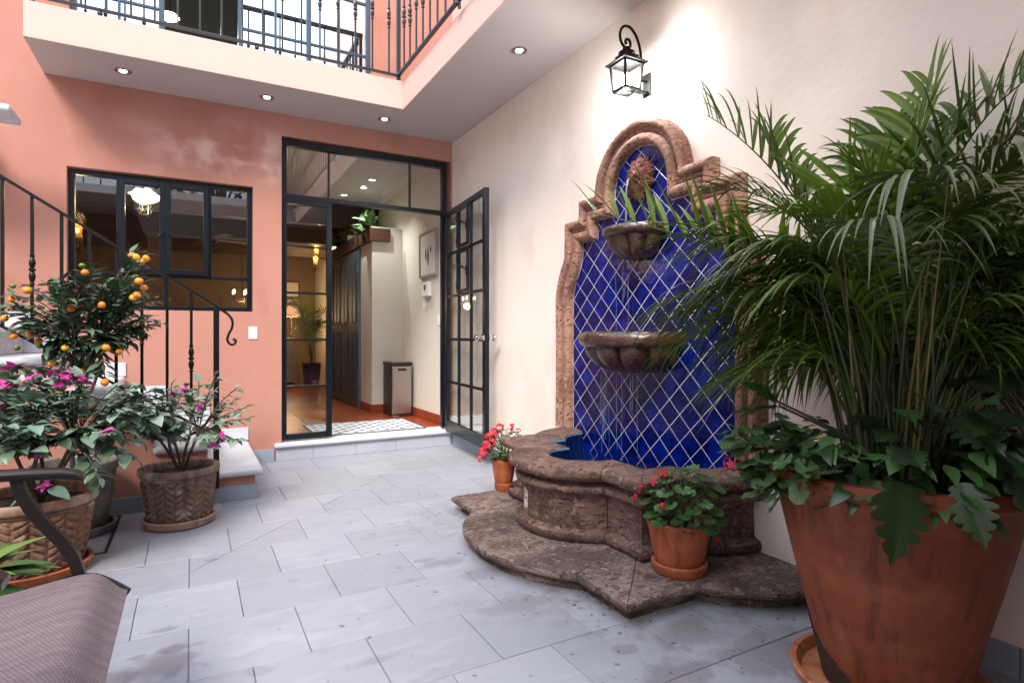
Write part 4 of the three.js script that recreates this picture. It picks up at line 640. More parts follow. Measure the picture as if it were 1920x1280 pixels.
// shell bowls
function bowl(R, yTop, hRim, hBody, seed, label) {
  const map = (a, b, y) => [-0.0225 - b, y, ZP + a], out = (t) => arcPts(0, 0, R - t, 0, Math.PI, 40), rimP = [[0.075, yTop - 0.035], [0.06, yTop - 0.004], ...[0, 1, 2, 3, 4, 5, 6, 7].map((i) => { const a = Math.PI / 2 - (i / 7) * Math.PI * 0.92; return [0.036 - 0.036 * Math.cos(a), yTop - hRim / 2 + (hRim / 2) * Math.sin(a)]; }), [0.055, yTop - hRim]];
  const b = part('bowl_rim', sweepBlock(out, 0, 40, rimP, map, { gap: 0, amp: 0.0035, freq: 32 }), M.stoneWet, fountain);
  const R2 = R - 0.045, F = 11; part('bowl_shell', toCreasedNormals(boxUV(jitter(clean(grid(132, 16, (u, v) => { const th = Math.PI * u, s = v * Math.PI * 0.5, fl = Math.abs(Math.sin(th * F * 0.5 + (F % 2 ? 0 : 0.5))), r = (R2 * Math.cos(s) ** 0.62) * (0.86 + 0.15 * fl ** 0.6 * (1 - 0.25 * v)) + 0.012; return map(r * Math.cos(th), r * Math.sin(th), yTop - hRim + 0.004 - hBody * Math.sin(s) ** 1.05); })), 0.0015, 30)), 1.2), M.stoneWet, b);
  const sw = new THREE.CircleGeometry(R - 0.055, 32, 0, Math.PI), p = sw.attributes.position; for (let i = 0; i < p.count; i++) { const x = p.getX(i), y = p.getY(i); p.setXYZ(i, -0.0225 - y, yTop - 0.012, ZP + x); } sw.computeVertexNormals(); part('bowl_water', boxUV(sw), M.pool, b);
  return b;
}
bowl(0.352, 1.085, 0.085, 0.148, 1); bowl(0.222, 1.672, 0.062, 0.125, 2);
// leaf rosette with a spout
{ const g = [], petal = (L, w, n, h, r0, z0, tw) => { for (let k = 0; k < n; k++) { const a = (k / n) * 6.283 + tw; const s = grid(8, 6, (u, v) => { const t = v, W = w * Math.sin(Math.PI * (0.12 + 0.8 * t) ** 0.8) * (1 + 0.1 * Math.sin(t * 26)), x = r0 + L * t, y = (u - 0.5) * 2 * W, hh = z0 + h * Math.sin(Math.PI * (0.15 + 0.8 * t)) + 0.007 * Math.cos((u - 0.5) * 18) - 0.006 * Math.abs(u - 0.5) * 2; return [x, y, hh]; }); s.rotateZ(a); g.push(clean(s)); } };
  petal(0.088, 0.034, 13, 0.018, 0.036, 0.012, 0.1); petal(0.068, 0.030, 11, 0.018, 0.018, 0.028, 0.35); petal(0.032, 0.014, 8, 0.012, 0.008, 0.044, 0);
  const disc = lathe([[0.001, 0.03], [0.07, 0.026], [0.104, 0.008], [0.104, 0]], 28); disc.rotateX(Math.PI / 2); g.push(disc);
  const m = boxUV(merge(g)); m.rotateY(-Math.PI / 2); m.translate(-0.021, 1.946, ZP); part('leaf_rosette', m, M.stoneDark2, fountain);
  const sp = lathe([[0.011, 0], [0.012, 0.05], [0.014, 0.052], [0.014, 0.06], [0.008, 0.06], [0.008, 0.03]], 14); sp.rotateZ(Math.PI / 2); sp.translate(-0.055, 1.94, ZP); part('spout', sp, M.chrome, fountain); }
// falling water: thin unsteady threads
{ const q = rng(3), thread = (x, z, y0, y1, r) => { const p = []; for (let i = 0; i <= 7; i++) p.push([x + (q() - 0.5) * 0.006, lerp(y0, y1, i / 7), z + (q() - 0.5) * 0.006]); return tube(p, r, 5, 20); };
  part('water_stream', [tube([[-0.112, 1.935, ZP], [-0.125, 1.91, ZP], [-0.13, 1.80, ZP], [-0.132, 1.665, ZP]], 0.0055, 7, 24), tube([[-0.113, 1.935, ZP + 0.005], [-0.13, 1.89, ZP + 0.008], [-0.136, 1.78, ZP + 0.008], [-0.14, 1.665, ZP + 0.006]], 0.0035, 7, 24)], M.water, fountain);
  const dr = []; for (let k = 0; k < 6; k++) dr.push(thread(-0.05 - q() * 0.07, ZP - 0.06 + (q() - 0.5) * 0.14, 1.48 - q() * 0.1, 1.08 + q() * 0.2, 0.0009 + 0.0004 * q())); for (let k = 0; k < 13; k++) { const a = 0.9 + q() * 1.9; dr.push(thread(-0.03 - 0.22 * Math.sin(a) * (0.6 + 0.4 * q()), ZP + 0.24 * Math.cos(a), 0.92 - q() * 0.15, 0.36 + q() * 0.35, 0.0009 + 0.0005 * q())); }
  part('water_drips', dr, M.water, fountain); }

// ---------------------------------------------------------------- lantern
{ const t = thing('wall_lantern', 'bronze wall lantern with a scrolled arm, lit white, above the fountain', 'lantern', [0, 0, 2.80]);
  const X = -0.15, y0 = 2.405, y1 = 2.545, hb = 0.050, ht = 0.062, P4 = (y, h) => [[X - h, y, -h], [X + h, y, -h], [X + h, y, h], [X - h, y, h]];
  const lo = P4(y0, hb), up = P4(y1, ht);
  for (let k = 0; k < 4; k++) { part('frame', [bar(lo[k], up[k], 0.011, 0.011)], M.lanternIron, t); const n = (k + 1) % 4; part('frame', bar(lo[k], lo[n], 0.012, 0.012), M.lanternIron, t); part('frame', bar(up[k], up[n], 0.012, 0.012), M.lanternIron, t);
    const q = (f, e) => lerp(lo[k][0], lo[n][0], f), g = new THREE.BufferGeometry(); const s = (P, Q, f) => P.map((c, i) => lerp(c, Q[i], f)); const A = s(lo[k], lo[n], 0.08), B = s(lo[k], lo[n], 0.92), C = s(up[k], up[n], 0.92), D = s(up[k], up[n], 0.08);
    g.setAttribute('position', new THREE.Float32BufferAttribute([...A, ...B, ...C, ...A, ...C, ...D], 3)); g.computeVertexNormals(); part('pane', clean(g), M.clear, t); }
  { const g = new THREE.BufferGeometry(), [A, B, C, D] = P4(y0 + 0.002, hb * 0.86); g.setAttribute('position', new THREE.Float32BufferAttribute([...A, ...B, ...C, ...A, ...C, ...D], 3)); g.computeVertexNormals(); part('pane', clean(g), M.clear, t); }
  const pyr = (ya, ra, yb, rb) => { const g = new THREE.CylinderGeometry(rb * 1.414, ra * 1.414, yb - ya, 4, 1); g.rotateY(Math.PI / 4); g.translate(X, (ya + yb) / 2, 0); return clean(g.toNonIndexed()); };
  part('roof', [pyr(y1 + 0.004, 0.084, y1 + 0.010, 0.084), pyr(y1 + 0.010, 0.082, y1 + 0.044, 0.040), pyr(y1 + 0.044, 0.046, y1 + 0.050, 0.046), pyr(y1 + 0.050, 0.040, y1 + 0.066, 0.020)], M.lanternIron, t);
  part('collar', [move(lathe([[0, 0], [0.045, 0], [0.045, 0.004], [0.016, 0.006], [0.016, 0.02], [0.022, 0.022], [0.022, 0.03], [0, 0.03]], 24), X, y1 + 0.066, 0)], M.lanternIron, t);
  const cy = y1 + 0.096; part('scroll_arm', tube([[X + 0.006, cy - 0.008, 0], [X + 0.026, cy + 0.018, 0], [X + 0.018, cy + 0.046, 0], [X - 0.004, cy + 0.046, 0], [X - 0.008, cy + 0.028, 0], [X + 0.0, cy + 0.02, 0]], 0.0075, 8, 50), M.lanternIron, t);
  part('scroll_arm', tube([[X - 0.004, cy - 0.006, 0], [X - 0.036, cy + 0.02, 0], [X - 0.046, cy + 0.07, 0], [X - 0.022, cy + 0.112, 0], [X + 0.022, cy + 0.118, 0], [X + 0.066, cy + 0.082, 0], [X + 0.096, cy + 0.01, 0], [X + 0.104, cy - 0.07, 0], [X + 0.104, cy - 0.15, 0]], 0.0075, 8, 70), M.lanternIron, t);
  part('arm_bar', [box(X + 0.10, -0.008, 2.475, 2.487, -0.008, 0.008, 0.002), box(X + 0.02, -0.008, 2.412, 2.424, -0.02, 0.02, 0.002)], M.lanternIron, t);
  part('back_plate', box(-0.010, -0.0005, 2.40, 2.53, -0.032, 0.032, 0.003), M.lanternIron, t);
  const b = part('lamp_bulb', [move(lathe([[0, -0.036], [0.022, -0.03], [0.032, 0], [0.026, 0.026], [0.014, 0.045], [0, 0.047]], 18), X, 2.455, 0)], M.bulb, t); b.castShadow = false;
  const p = new THREE.PointLight(lin(0.93, 0.98, 1.0), 1.1, 0, 2); p.position.set(X, 2.455, 2.80); p.shadow.radius = 4; p.castShadow = true; scene.add(p); }
// ---------------------------------------------------------------- pots and plants
M.leafGrey = [leafStd(0.15, 0.235, 0.17, 0.4), leafStd(0.11, 0.185, 0.125, 0.38), leafStd(0.19, 0.27, 0.205, 0.42), leafStd(0.085, 0.14, 0.075, 0.38)];
M.leafCitrus = [leafStd(0.05, 0.10, 0.055, 0.33), leafStd(0.07, 0.125, 0.07, 0.33), leafStd(0.10, 0.155, 0.10, 0.36)];
M.leafGer = [leafStd(0.055, 0.13, 0.03, 0.5), leafStd(0.075, 0.155, 0.045, 0.5), leafStd(0.04, 0.10, 0.025, 0.5)];
M.leafPhil = [leafStd(0.018, 0.045, 0.014, 0.32), leafStd(0.026, 0.058, 0.016, 0.32), leafStd(0.034, 0.055, 0.028, 0.3)];
M.leafLime = leafStd(0.13, 0.22, 0.05, 0.4);
M.bark = std({ color: lin(0.09, 0.065, 0.045), roughness: 0.9 }); M.stem = std({ color: lin(0.10, 0.12, 0.05), roughness: 0.7 });
M.magenta = [leafMat(0.52, 0.02, 0.24, 0.6, 0.3), leafMat(0.62, 0.05, 0.36, 0.6, 0.3)]; M.paleBract = leafMat(0.62, 0.42, 0.40, 0.7, 0.3); M.petalRed = [std({ color: lin(0.62, 0.012, 0.03), roughness: 0.55 }), std({ color: lin(0.72, 0.03, 0.05), roughness: 0.55 })]; M.budRed = std({ color: lin(0.22, 0.03, 0.015), roughness: 0.7 });
const orangeSkin = tex(128, 128, (u, v) => vnoise(u * 40, v * 40, 40, 40), { srgb: false, repeat: [2, 1] });
M.orange = [[0.78, 0.27, 0.012], [0.74, 0.20, 0.01], [0.80, 0.36, 0.02]].map((c) => phys({ color: lin(...c), roughness: 0.35, bumpMap: orangeSkin, bumpScale: 0.0006, clearcoat: 0.2 })); M.greenFruit = phys({ color: lin(0.10, 0.16, 0.02), roughness: 0.35, clearcoat: 0.2 });
const UPV = V(0, 1, 0), dummy = new THREE.Object3D();
function leafPose(p, dir, roll, s) { // +x along dir, +y as far up as it goes
  const x = dir.clone().normalize(), z = x.clone().cross(UPV); if (z.lengthSq() < 1e-4) z.set(0, 0, 1); z.normalize(); const y = z.clone().cross(x).normalize();
  const m = new THREE.Matrix4().makeBasis(x, y, z), q = new THREE.Quaternion().setFromRotationMatrix(m); q.multiply(new THREE.Quaternion().setFromAxisAngle(V(1, 0, 0), roll));
  return { p: p.clone(), q, s, k: 0 };
}
function plantLeaves(parent, leaves, geos, mats, limit = 280, name = 'leaf') {
  const o = parent.position, d = (l) => Math.hypot(l.p.x + o.x - EYE.x, l.p.y + o.y - EYE.y, l.p.z + o.z - EYE.z) - l.s * 2, list = [...leaves].sort((a, b) => d(a) - d(b)), rest = new Map();
  list.forEach((l, i) => {
    const g = geos[l.k % geos.length], m = mats[(l.k * 7 + ((l.k / 3) | 0)) % mats.length];
    if (i < limit) { const e = part(name, g, m, parent); e.position.copy(l.p); e.quaternion.copy(l.q); e.scale.setScalar(l.s); }
    else { const c = g.clone().applyMatrix4(new THREE.Matrix4().compose(l.p, l.q, V(l.s, l.s, l.s))); if (!rest.has(m)) rest.set(m, []); rest.get(m).push(c); }
  });
  for (const [m, l] of rest) part('foliage', l, m, parent).userData.kind = 'stuff';
}
const bougLeaf = [0, 1, 2].map((k) => leafBlade(1, 0.34 + 0.03 * k, 0.28 + 0.1 * k, 0.22, 5)), citrusLeaf = [0, 1, 2].map((k) => leafBlade(1, 0.22 + 0.02 * k, 0.15 + 0.12 * k, 0.28, 5));
function bractFlower(parent, p, s, q, pale) { const g = []; for (let k = 0; k < 3; k++) { const b = leafBlade(1, 0.42, 0.5, 0.3, 4); b.rotateZ(0.75); b.rotateY(k * 2.09); g.push(b); } for (let k = 0; k < 3; k++) { const b = leafBlade(0.8, 0.42, 0.5, 0.3, 4); b.rotateZ(0.2 + 0.3 * q()); b.rotateY(k * 2.09 + 1); g.push(b); } const m = part('flower', g, pale ? M.paleBract : M.magenta[(q() * 2) | 0], parent); m.position.copy(p); m.rotation.set((q() - 0.5) * 2.2, q() * 6, (q() - 0.5) * 2.2); m.scale.setScalar(s); return m; }
function bush(parent, base, c, r, nB, per, size, seed, { mats = M.leafGrey, geos = bougLeaf, limit = 280, ends = [], up = 0.15 } = {}) {
  const q = rng(seed), leaves = [], wood = [], fork = [];
  for (let i = 0; i < 5; i++) { const a = i * 1.257 + q(), t = V(c.x + r.x * 0.28 * Math.cos(a), lerp(base.y, c.y, 0.55 + 0.25 * q()), c.z + r.z * 0.28 * Math.sin(a)); fork.push(t); wood.push(tube([base, base.clone().lerp(t, 0.5).add(V((q() - 0.5) * 0.04, 0.02, (q() - 0.5) * 0.04)), t], 0.008, 6, 8)); }
  for (let b = 0; b < nB; b++) {
    let e; if (b < ends.length) e = ends[b].clone(); else { const a = q() * 6.283, h = q() * 2 - 1, rr = Math.sqrt(1 - h * h) * (0.55 + 0.5 * q()); e = V(c.x + r.x * rr * Math.cos(a), c.y + r.y * (h * 0.75 + 0.15), c.z + r.z * rr * Math.sin(a)); }
    const f = fork.reduce((m, v) => (v.distanceTo(e) < m.distanceTo(e) ? v : m), fork[0]), mid = f.clone().lerp(e, 0.5); mid.y += up * f.distanceTo(e) * 0.6; wood.push(tube([f, mid, e], 0.0032, 5, 8));
    const P = [f, f.clone().lerp(mid, 0.7), mid.clone().lerp(e, 0.4), e];
    for (let k = 0; k < per; k++) { const t = 0.3 + 0.7 * ((k + q()) / per), p = bez(P, t), d = bez(P, Math.min(1, t + 0.05)).sub(bez(P, t - 0.05)).normalize(), a = k * 2.4 + q(), side = d.clone().cross(UPV).normalize(), dir = d.multiplyScalar(0.5).addScaledVector(side, Math.cos(a) * 1.1).addScaledVector(UPV, Math.sin(a) * 0.22 - 0.02 + 0.3 * (q() - 0.5)); p.addScaledVector(dir, size * 0.12); const l = leafPose(p, dir, (q() - 0.5) * 0.7, size * (0.6 + 0.65 * q())); l.k = (q() * 12) | 0; leaves.push(l); }
  }
  part('stem', wood, M.bark, parent); plantLeaves(parent, leaves, geos, mats, limit);
}
// pots
const potProfile = (rb, rt, h, lip = 0.02, lh = 0.05, wall = 0.018) => [[0, 0], [rb * 0.96, 0], [rb, 0.008], [lerp(rb, rt - lip, 0.5) + 0.004, (h - lh) * 0.5], [rt - lip, h - lh], [rt - 0.004, h - lh + 0.006], [rt, h - lh + 0.014], [rt, h - 0.012], [rt - 0.006, h - 0.001], [rt - wall * 0.6, h], [rt - wall, h - 0.006], [rt - wall - 0.006, h - 0.05], [0, h - 0.052]];
function wovenPot(rb, rt, h) { // lattice of slanting raised strips round the body
  const n = 320, m = 96; return toCreasedNormals(clean(grid(n, m, (u, v) => {
    const a = u * Math.PI * 2; let y, r;
    if (v < 0.78) { const t = v / 0.78; y = t * (h * 0.82); r = lerp(rb, rt - 0.022, t ** 0.85); const cols = 22, ca = u * cols, k = Math.floor(ca), fx = ca - k, s = k % 2 ? 1 : -1, ph = (y / 0.036 + s * (fx - 0.5) * 0.95 + (k % 2) * 0.5); const st = Math.abs(((ph % 1) + 1) % 1 - 0.5) * 2, edge = Math.min(1, 5 * Math.min(fx, 1 - fx)); r += 0.011 * smooth(0.95, 0.45, st) * edge * smooth(0.04, 0.14, t) * smooth(1.0, 0.93, t) - 0.002 + 0.002 * Math.sin(a * 3 + y * 20); }
    else { const t = (v - 0.78) / 0.22, P = [[rt - 0.022, h * 0.82], [rt - 0.012, h * 0.835], [rt - 0.011, h * 0.85], [rt - 0.016, h * 0.858], [rt - 0.006, h * 0.87], [rt, h * 0.885], [rt + 0.002, h * 0.96], [rt - 0.004, h * 0.995], [rt - 0.016, h], [rt - 0.026, h * 0.98], [rt - 0.03, h * 0.86]], x = t * (P.length - 1), i = Math.min(P.length - 2, Math.floor(x)), f = x - i; r = lerp(P[i][0], P[i + 1][0], f); y = lerp(P[i][1], P[i + 1][1], f); }
    return [r * Math.cos(a), y, -r * Math.sin(a)]; }, (u, v) => [u * 1.25, v * h * 1.2])), 0.9);
}
function soil(parent, r, y, seed) { part('soil', clean(grid(40, 10, (u, v) => { const a = u * 6.2832, rr = r * (0.02 + 0.98 * v); return [rr * Math.cos(a), y + 0.018 * fbm(rr * Math.cos(a) * 30 + seed, rr * Math.sin(a) * 30, 3), -rr * Math.sin(a)]; }, (u, v) => [u * 0.6, v * r])), M.soil, parent); }
function saucer(x, z, r, y, label, mat = M.saucer) { const t = thing('plant_saucer', label, 'saucer', [x, y, z]); part('dish', lathe([[0, 0.0], [r * 0.86, 0.0], [r * 0.94, 0.008], [r, 0.042], [r - 0.005, 0.047], [r - 0.018, 0.045], [r * 0.88, 0.013], [0, 0.012]], 56), mat, t); return t; }

// bougainvillea in the woven pot, centre left
saucer(-2.304, 1.487, 0.188, 0.0005, 'pale clay saucer under the woven pot beside the lowest stair');
{ const t = thing('potted_bougainvillea', 'small bougainvillea in a weathered basket-weave clay pot beside the lowest stair', 'potted plant', [-2.304, 0.013, 1.487]); t.rotation.y = 0;
  part('pot', wovenPot(0.150, 0.205, 0.315), M.wovenClay, t); soil(t, 0.178, 0.262, 3);
  const loc = (p) => V(p[0] + 2.304, p[1] - 0.013, p[2] - 1.487), fl = [[-2.46, 0.72, 1.58], [-2.28, 0.76, 1.58], [-2.14, 0.46, 1.76], [-2.10, 0.51, 1.73], [-2.21, 0.66, 1.59], [-2.33, 0.74, 1.66]], q = rng(8);
  bush(t, V(0.01, 0.25, 0), V(0.0, 0.60, 0.02), V(0.37, 0.21, 0.33), 60, 12, 0.056, 11, { ends: [...fl.map(loc), V(0.34, 0.62, 0.0), V(0.30, 0.74, -0.05), V(-0.33, 0.6, 0.1), V(-0.36, 0.52, 0.12), V(0.29, 0.46, 0.22), V(0.18, 0.82, 0.0), V(0.36, 0.56, 0.05)] });
  fl.forEach((p) => bractFlower(t, loc(p), 0.034 + 0.01 * q(), q)); bractFlower(t, V(-0.06, 0.29, 0.1), 0.02, q); }
// large woven pot at the left edge
saucer(-2.87, 1.98, 0.225, 0.0005, 'orange clay saucer under the large woven pot at the left edge', M.terracotta);
{ const t = thing('potted_bougainvillea', 'wide bougainvillea with magenta bracts in a large basket-weave pot at the left edge', 'potted plant', [-2.87, 0.013, 1.98]);
  part('pot', wovenPot(0.172, 0.245, 0.345), M.wovenClay2, t); soil(t, 0.214, 0.285, 9);
  const loc = (p) => V(p[0] + 2.87, p[1] - 0.013, p[2] - 1.98), fl = [[-2.81, 0.91, 2.14], [-2.73, 0.91, 2.29], [-2.70, 0.89, 2.23], [-2.65, 0.87, 2.27], [-2.92, 0.86, 2.16], [-2.61, 0.65, 2.15], [-2.55, 0.66, 2.36], [-2.93, 0.76, 2.14], [-2.92, 0.92, 2.08]], q = rng(18);
  bush(t, V(0.02, 0.29, -0.02), V(0.06, 0.68, 0.04), V(0.48, 0.23, 0.42), 112, 13, 0.066, 31, { limit: 300, ends: [...fl.map(loc), V(0.42, 0.55, 0.1), V(0.45, 0.62, 0.05), V(0.4, 0.5, 0.25), V(0.28, 0.44, 0.3), V(0.34, 0.48, 0.0), V(0.25, 0.38, 0.12)] });
  fl.forEach((p, i) => { bractFlower(t, loc(p), 0.032 + 0.012 * q(), q); if (i < 5) { bractFlower(t, loc(p).add(V(0.03, -0.015, 0.02)), 0.03, q); bractFlower(t, loc(p).add(V(-0.03, -0.03, 0.03)), 0.026, q, i % 2); } });
  bractFlower(t, V(0.09, 0.42, 0.26), 0.036, q); bractFlower(t, V(0.06, 0.56, 0.26), 0.03, q); bractFlower(t, V(-0.01, 0.86, 0.16), 0.035, q, true);
  const big = leafPose(V(0.1, 0.41, 0.26), V(0.9, -0.3, 0.3), 0.3, 0.10); plantLeaves(t, [big, leafPose(V(0.05, 0.40, 0.27), V(-0.8, -0.2, 0.4), 0.2, 0.09)], bougLeaf, M.leafGrey); }
// orange tree in the grey pot
saucer(-2.80, 1.405, 0.195, 0.0005, 'grey saucer under the tall grey pot of the orange tree', M.greyPot);
{ const T = [-2.80, 0.013, 1.405], t = thing('potted_orange_tree', 'little orange tree hung with small oranges in a tall grey pot', 'potted tree', T);
  part('pot', lathe(potProfile(0.145, 0.205, 0.37, 0.014, 0.05), 52), M.greyPot, t); soil(t, 0.182, 0.31, 15);
  const loc = (p) => V(p[0] - T[0], p[1] - T[1], p[2] - T[2]);
  const O = [[-3.06, 1.25, 1.42], [-3.08, 1.15, 1.46], [-3.0, 1.3, 1.4], [-2.82, 1.26, 1.58], [-2.78, 1.2, 1.63], [-2.77, 1.22, 1.52], [-2.81, 1.18, 1.32], [-2.76, 1.23, 1.39], [-2.89, 1.15, 1.33], [-2.65, 1.22, 1.65], [-2.55, 1.27, 1.6], [-2.51, 1.26, 1.71], [-2.49, 1.27, 1.76], [-2.48, 1.34, 1.78], [-2.46, 1.31, 1.75], [-2.54, 1.33, 1.47], [-2.53, 1.5, 1.51], [-2.51, 1.49, 1.53], [-2.48, 1.47, 1.54], [-2.45, 1.46, 1.77]], O2 = [[-2.73, 1.39, 1.58], [-3.01, 1.07, 1.31], [-2.98, 1.07, 1.29], [-2.98, 1.03, 1.25], [-3.09, 1.06, 1.24], [-2.81, 1.0, 1.6], [-2.74, 1.01, 1.47], [-2.66, 1.04, 1.49], [-2.63, 1.01, 1.56], [-2.63, 1.0, 1.67], [-2.58, 0.98, 1.6], [-2.87, 0.92, 1.57], [-2.83, 0.87, 1.3], [-2.77, 0.88, 1.36], [-2.76, 0.87, 1.48], [-2.64, 0.82, 1.63], [-2.89, 0.78, 1.28], [-2.86, 0.76, 1.41], [-2.68, 0.88, 1.41]], G = [[-3.09, 1.33, 1.25], [-2.95, 1.26, 1.39], [-2.75, 1.43, 1.53], [-2.73, 1.25, 1.48], [-2.63, 1.27, 1.59], [-3.03, 1.0, 1.46], [-2.84, 1.01, 1.51], [-2.74, 0.98, 1.4], [-2.85, 0.92, 1.6], [-2.92, 1.01, 1.56]];
  part('trunk', [tube([V(0, 0.31, 0), V(-0.02, 0.52, 0.01), V(0.02, 0.78, 0.03), V(0.04, 0.95, 0.06)], 0.013, 8, 18), tube([V(-0.01, 0.5, 0.01), V(-0.1, 0.72, 0.05), V(-0.13, 0.95, 0.03)], 0.008, 7, 12), tube([V(0.01, 0.6, 0.01), V(0.1, 0.8, 0.08), V(0.14, 1.02, 0.1)], 0.008, 7, 12)], M.bark, t);
  const ends = [...O, ...O2].map((p) => loc(p).add(V(0, 0.025, 0)));
  bush(t, V(0.0, 0.68, 0.03), V(0.07, 1.13, 0.12), V(0.34, 0.27, 0.22), 118, 13, 0.072, 41, { mats: M.leafCitrus, geos: citrusLeaf, limit: 300, ends, up: 0.3 });
  const q = rng(51), og = new THREE.SphereGeometry(1, 18, 12).scale(1, 0.9, 1); [...O, ...O2].forEach((p) => { const m = part('orange', og, M.orange[(q() * 3) | 0], t); m.position.copy(loc(p)).addScaledVector(V(EYE.x - p[0], EYE.y - p[1], EYE.z - p[2]).normalize(), 0.05); m.scale.setScalar(0.0165 + 0.004 * q()); m.rotation.set(q(), q() * 6, q()); }); G.forEach((p) => { const m = part('green_fruit', og, M.greenFruit, t); m.position.copy(loc(p)); m.scale.setScalar(0.014 + 0.004 * q()); }); }
// low leafy plant by the chair
{ const t = thing('leafy_plant', 'green arching leafy plant in a clay pot in front of the large woven pot', 'potted plant', [-2.98, 0, 2.66]); part('pot', lathe(potProfile(0.09, 0.125, 0.2, 0.014, 0.035), 36), M.terracotta, t); soil(t, 0.10, 0.15, 4);
  const q = rng(61), ls = [], g = [0, 1].map((k) => leafBlade(1, 0.11 + 0.03 * k, 0.5, 0.2, 9)); for (let i = 0; i < 34; i++) { const a = i * 2.4 + q(), l = leafPose(V(0.02 * Math.cos(a), 0.17, 0.02 * Math.sin(a)), V(Math.cos(a), 0.35 + 0.9 * q(), Math.sin(a)), (q() - 0.5) * 0.6, 0.26 + 0.16 * q()); l.k = i; ls.push(l); } plantLeaves(t, ls, g, [M.leafGer[0], M.leafGer[2], M.leafLime]); }
// geraniums
const gerLeaf = [0, 1, 2].map((k) => clean(grid(28, 4, (u, v) => { const a = 0.35 + u * (6.283 - 0.7), R = (0.5 * (0.93 + 0.07 * Math.abs(Math.cos(a * 3.5 + k))) + 0.018 * Math.cos(a * 14)) * v; return [0.4 + -R * Math.cos(a), 0.08 * v * v + 0.028 * v * Math.cos(a * 7 + k) - 0.05 * v, R * Math.sin(a)]; })));
function florets(parent, p, s, n, seed) { const q = rng(seed), g = []; for (let i = 0; i < n; i++) { const d = V(q() - 0.5, q() * 0.9 - 0.15, q() - 0.5).normalize(), c = d.clone().multiplyScalar(s * (0.7 + 0.3 * q())); for (let k = 0; k < 5; k++) { const b = leafBlade(s * 0.62, 0.38, 0.25, 0.1, 3); b.rotateZ(0.25); b.rotateY(k * 1.257 + i); b.applyQuaternion(new THREE.Quaternion().setFromUnitVectors(UPV, d)); g.push(move(b, c.x, c.y, c.z)); } } const m = part('flower_head', g, M.petalRed[seed % 2], parent); m.position.copy(p); const bd = []; for (let i = 0; i < 6; i++) { const d = V(q() - 0.5, -0.3 - q(), q() - 0.5).normalize().multiplyScalar(s); bd.push(rod([0, -s * 0.6, 0], d, 0.0018, 0.003, 5)); } part('bud', bd, M.budRed, m); return m; }
function geranium(t, c, r, n, size, seed, flowers, base) { const q = rng(seed), ls = [], st = []; for (let i = 0; i < n; i++) { const a = i * 2.4 + q() * 0.6, h = 1 - 1.75 * ((i + 0.5) / n), rr = Math.sqrt(Math.max(0, 1 - h * h)) * (0.75 + 0.3 * q()), p = V(c.x + r.x * rr * Math.cos(a), c.y + r.y * h, c.z + r.z * rr * Math.sin(a)), out = V(Math.cos(a) * rr, 0.15 + 0.5 * h, Math.sin(a) * rr), l = leafPose(p, out.clone().setY(-0.5 * rr + 0.1), (q() - 0.5) * 0.7, size * (0.65 + 0.6 * q())); l.k = (q() * 12) | 0; ls.push(l); st.push(tube([base, base.clone().lerp(p, 0.5).add(V(0, 0.03, 0)), p], 0.0018, 4, 5)); } plantLeaves(t, ls, gerLeaf, M.leafGer, 300);
  flowers.forEach((f, i) => { const p = V(f[0] - t.position.x, f[1] - t.position.y, f[2] - t.position.z); st.push(tube([base, base.clone().lerp(p, 0.55).add(V(0, 0.03, 0)), p], 0.002, 5, 8)); florets(t, p, f[3] || 0.018, 9, seed + i); }); part('stem', st, M.stem, t); }
saucer(-0.47, 3.517, 0.114, 0.087, 'orange clay saucer on the fountain plinth, right of the basin', M.terracotta);
{ const t = thing('potted_geranium', 'red geranium in a round terracotta pot on the fountain plinth, right of the basin', 'potted plant', [-0.47, 0.1, 3.517]);
  part('pot', lathe([[0, 0], [0.078, 0], [0.084, 0.006], [0.106, 0.07], [0.122, 0.15], [0.128, 0.178], [0.131, 0.186], [0.131, 0.202], [0.124, 0.206], [0.116, 0.20], [0.11, 0.165], [0, 0.165]], 48), M.terracotta, t); soil(t, 0.108, 0.168, 2);
  geranium(t, V(0.0, 0.285, 0.02), V(0.125, 0.125, 0.125), 74, 0.062, 71, [[-0.66, 0.53, 3.62, 0.02], [-0.655, 0.49, 3.57, 0.02], [-0.70, 0.465, 3.54, 0.016], [-0.64, 0.40, 3.60, 0.014], [-0.72, 0.43, 3.53, 0.012]], V(0, 0.17, 0));
  const dry = []; const q = rng(7); for (let i = 0; i < 14; i++) dry.push(rod([0.06 + 0.05 * q(), 0.24 - 0.06 * q(), 0.10], [0.05 + 0.08 * q(), 0.30 - 0.2 * q(), 0.12 + 0.03 * q()], 0.002, 0.003, 5)); part('dry_flower', dry, M.stem, t); florets(t, V(0.075, 0.14, 0.13), 0.014, 6, 90); }
saucer(-0.505, 2.03, 0.06, 0.087, 'small clay saucer on the far end of the fountain plinth', M.terracotta);
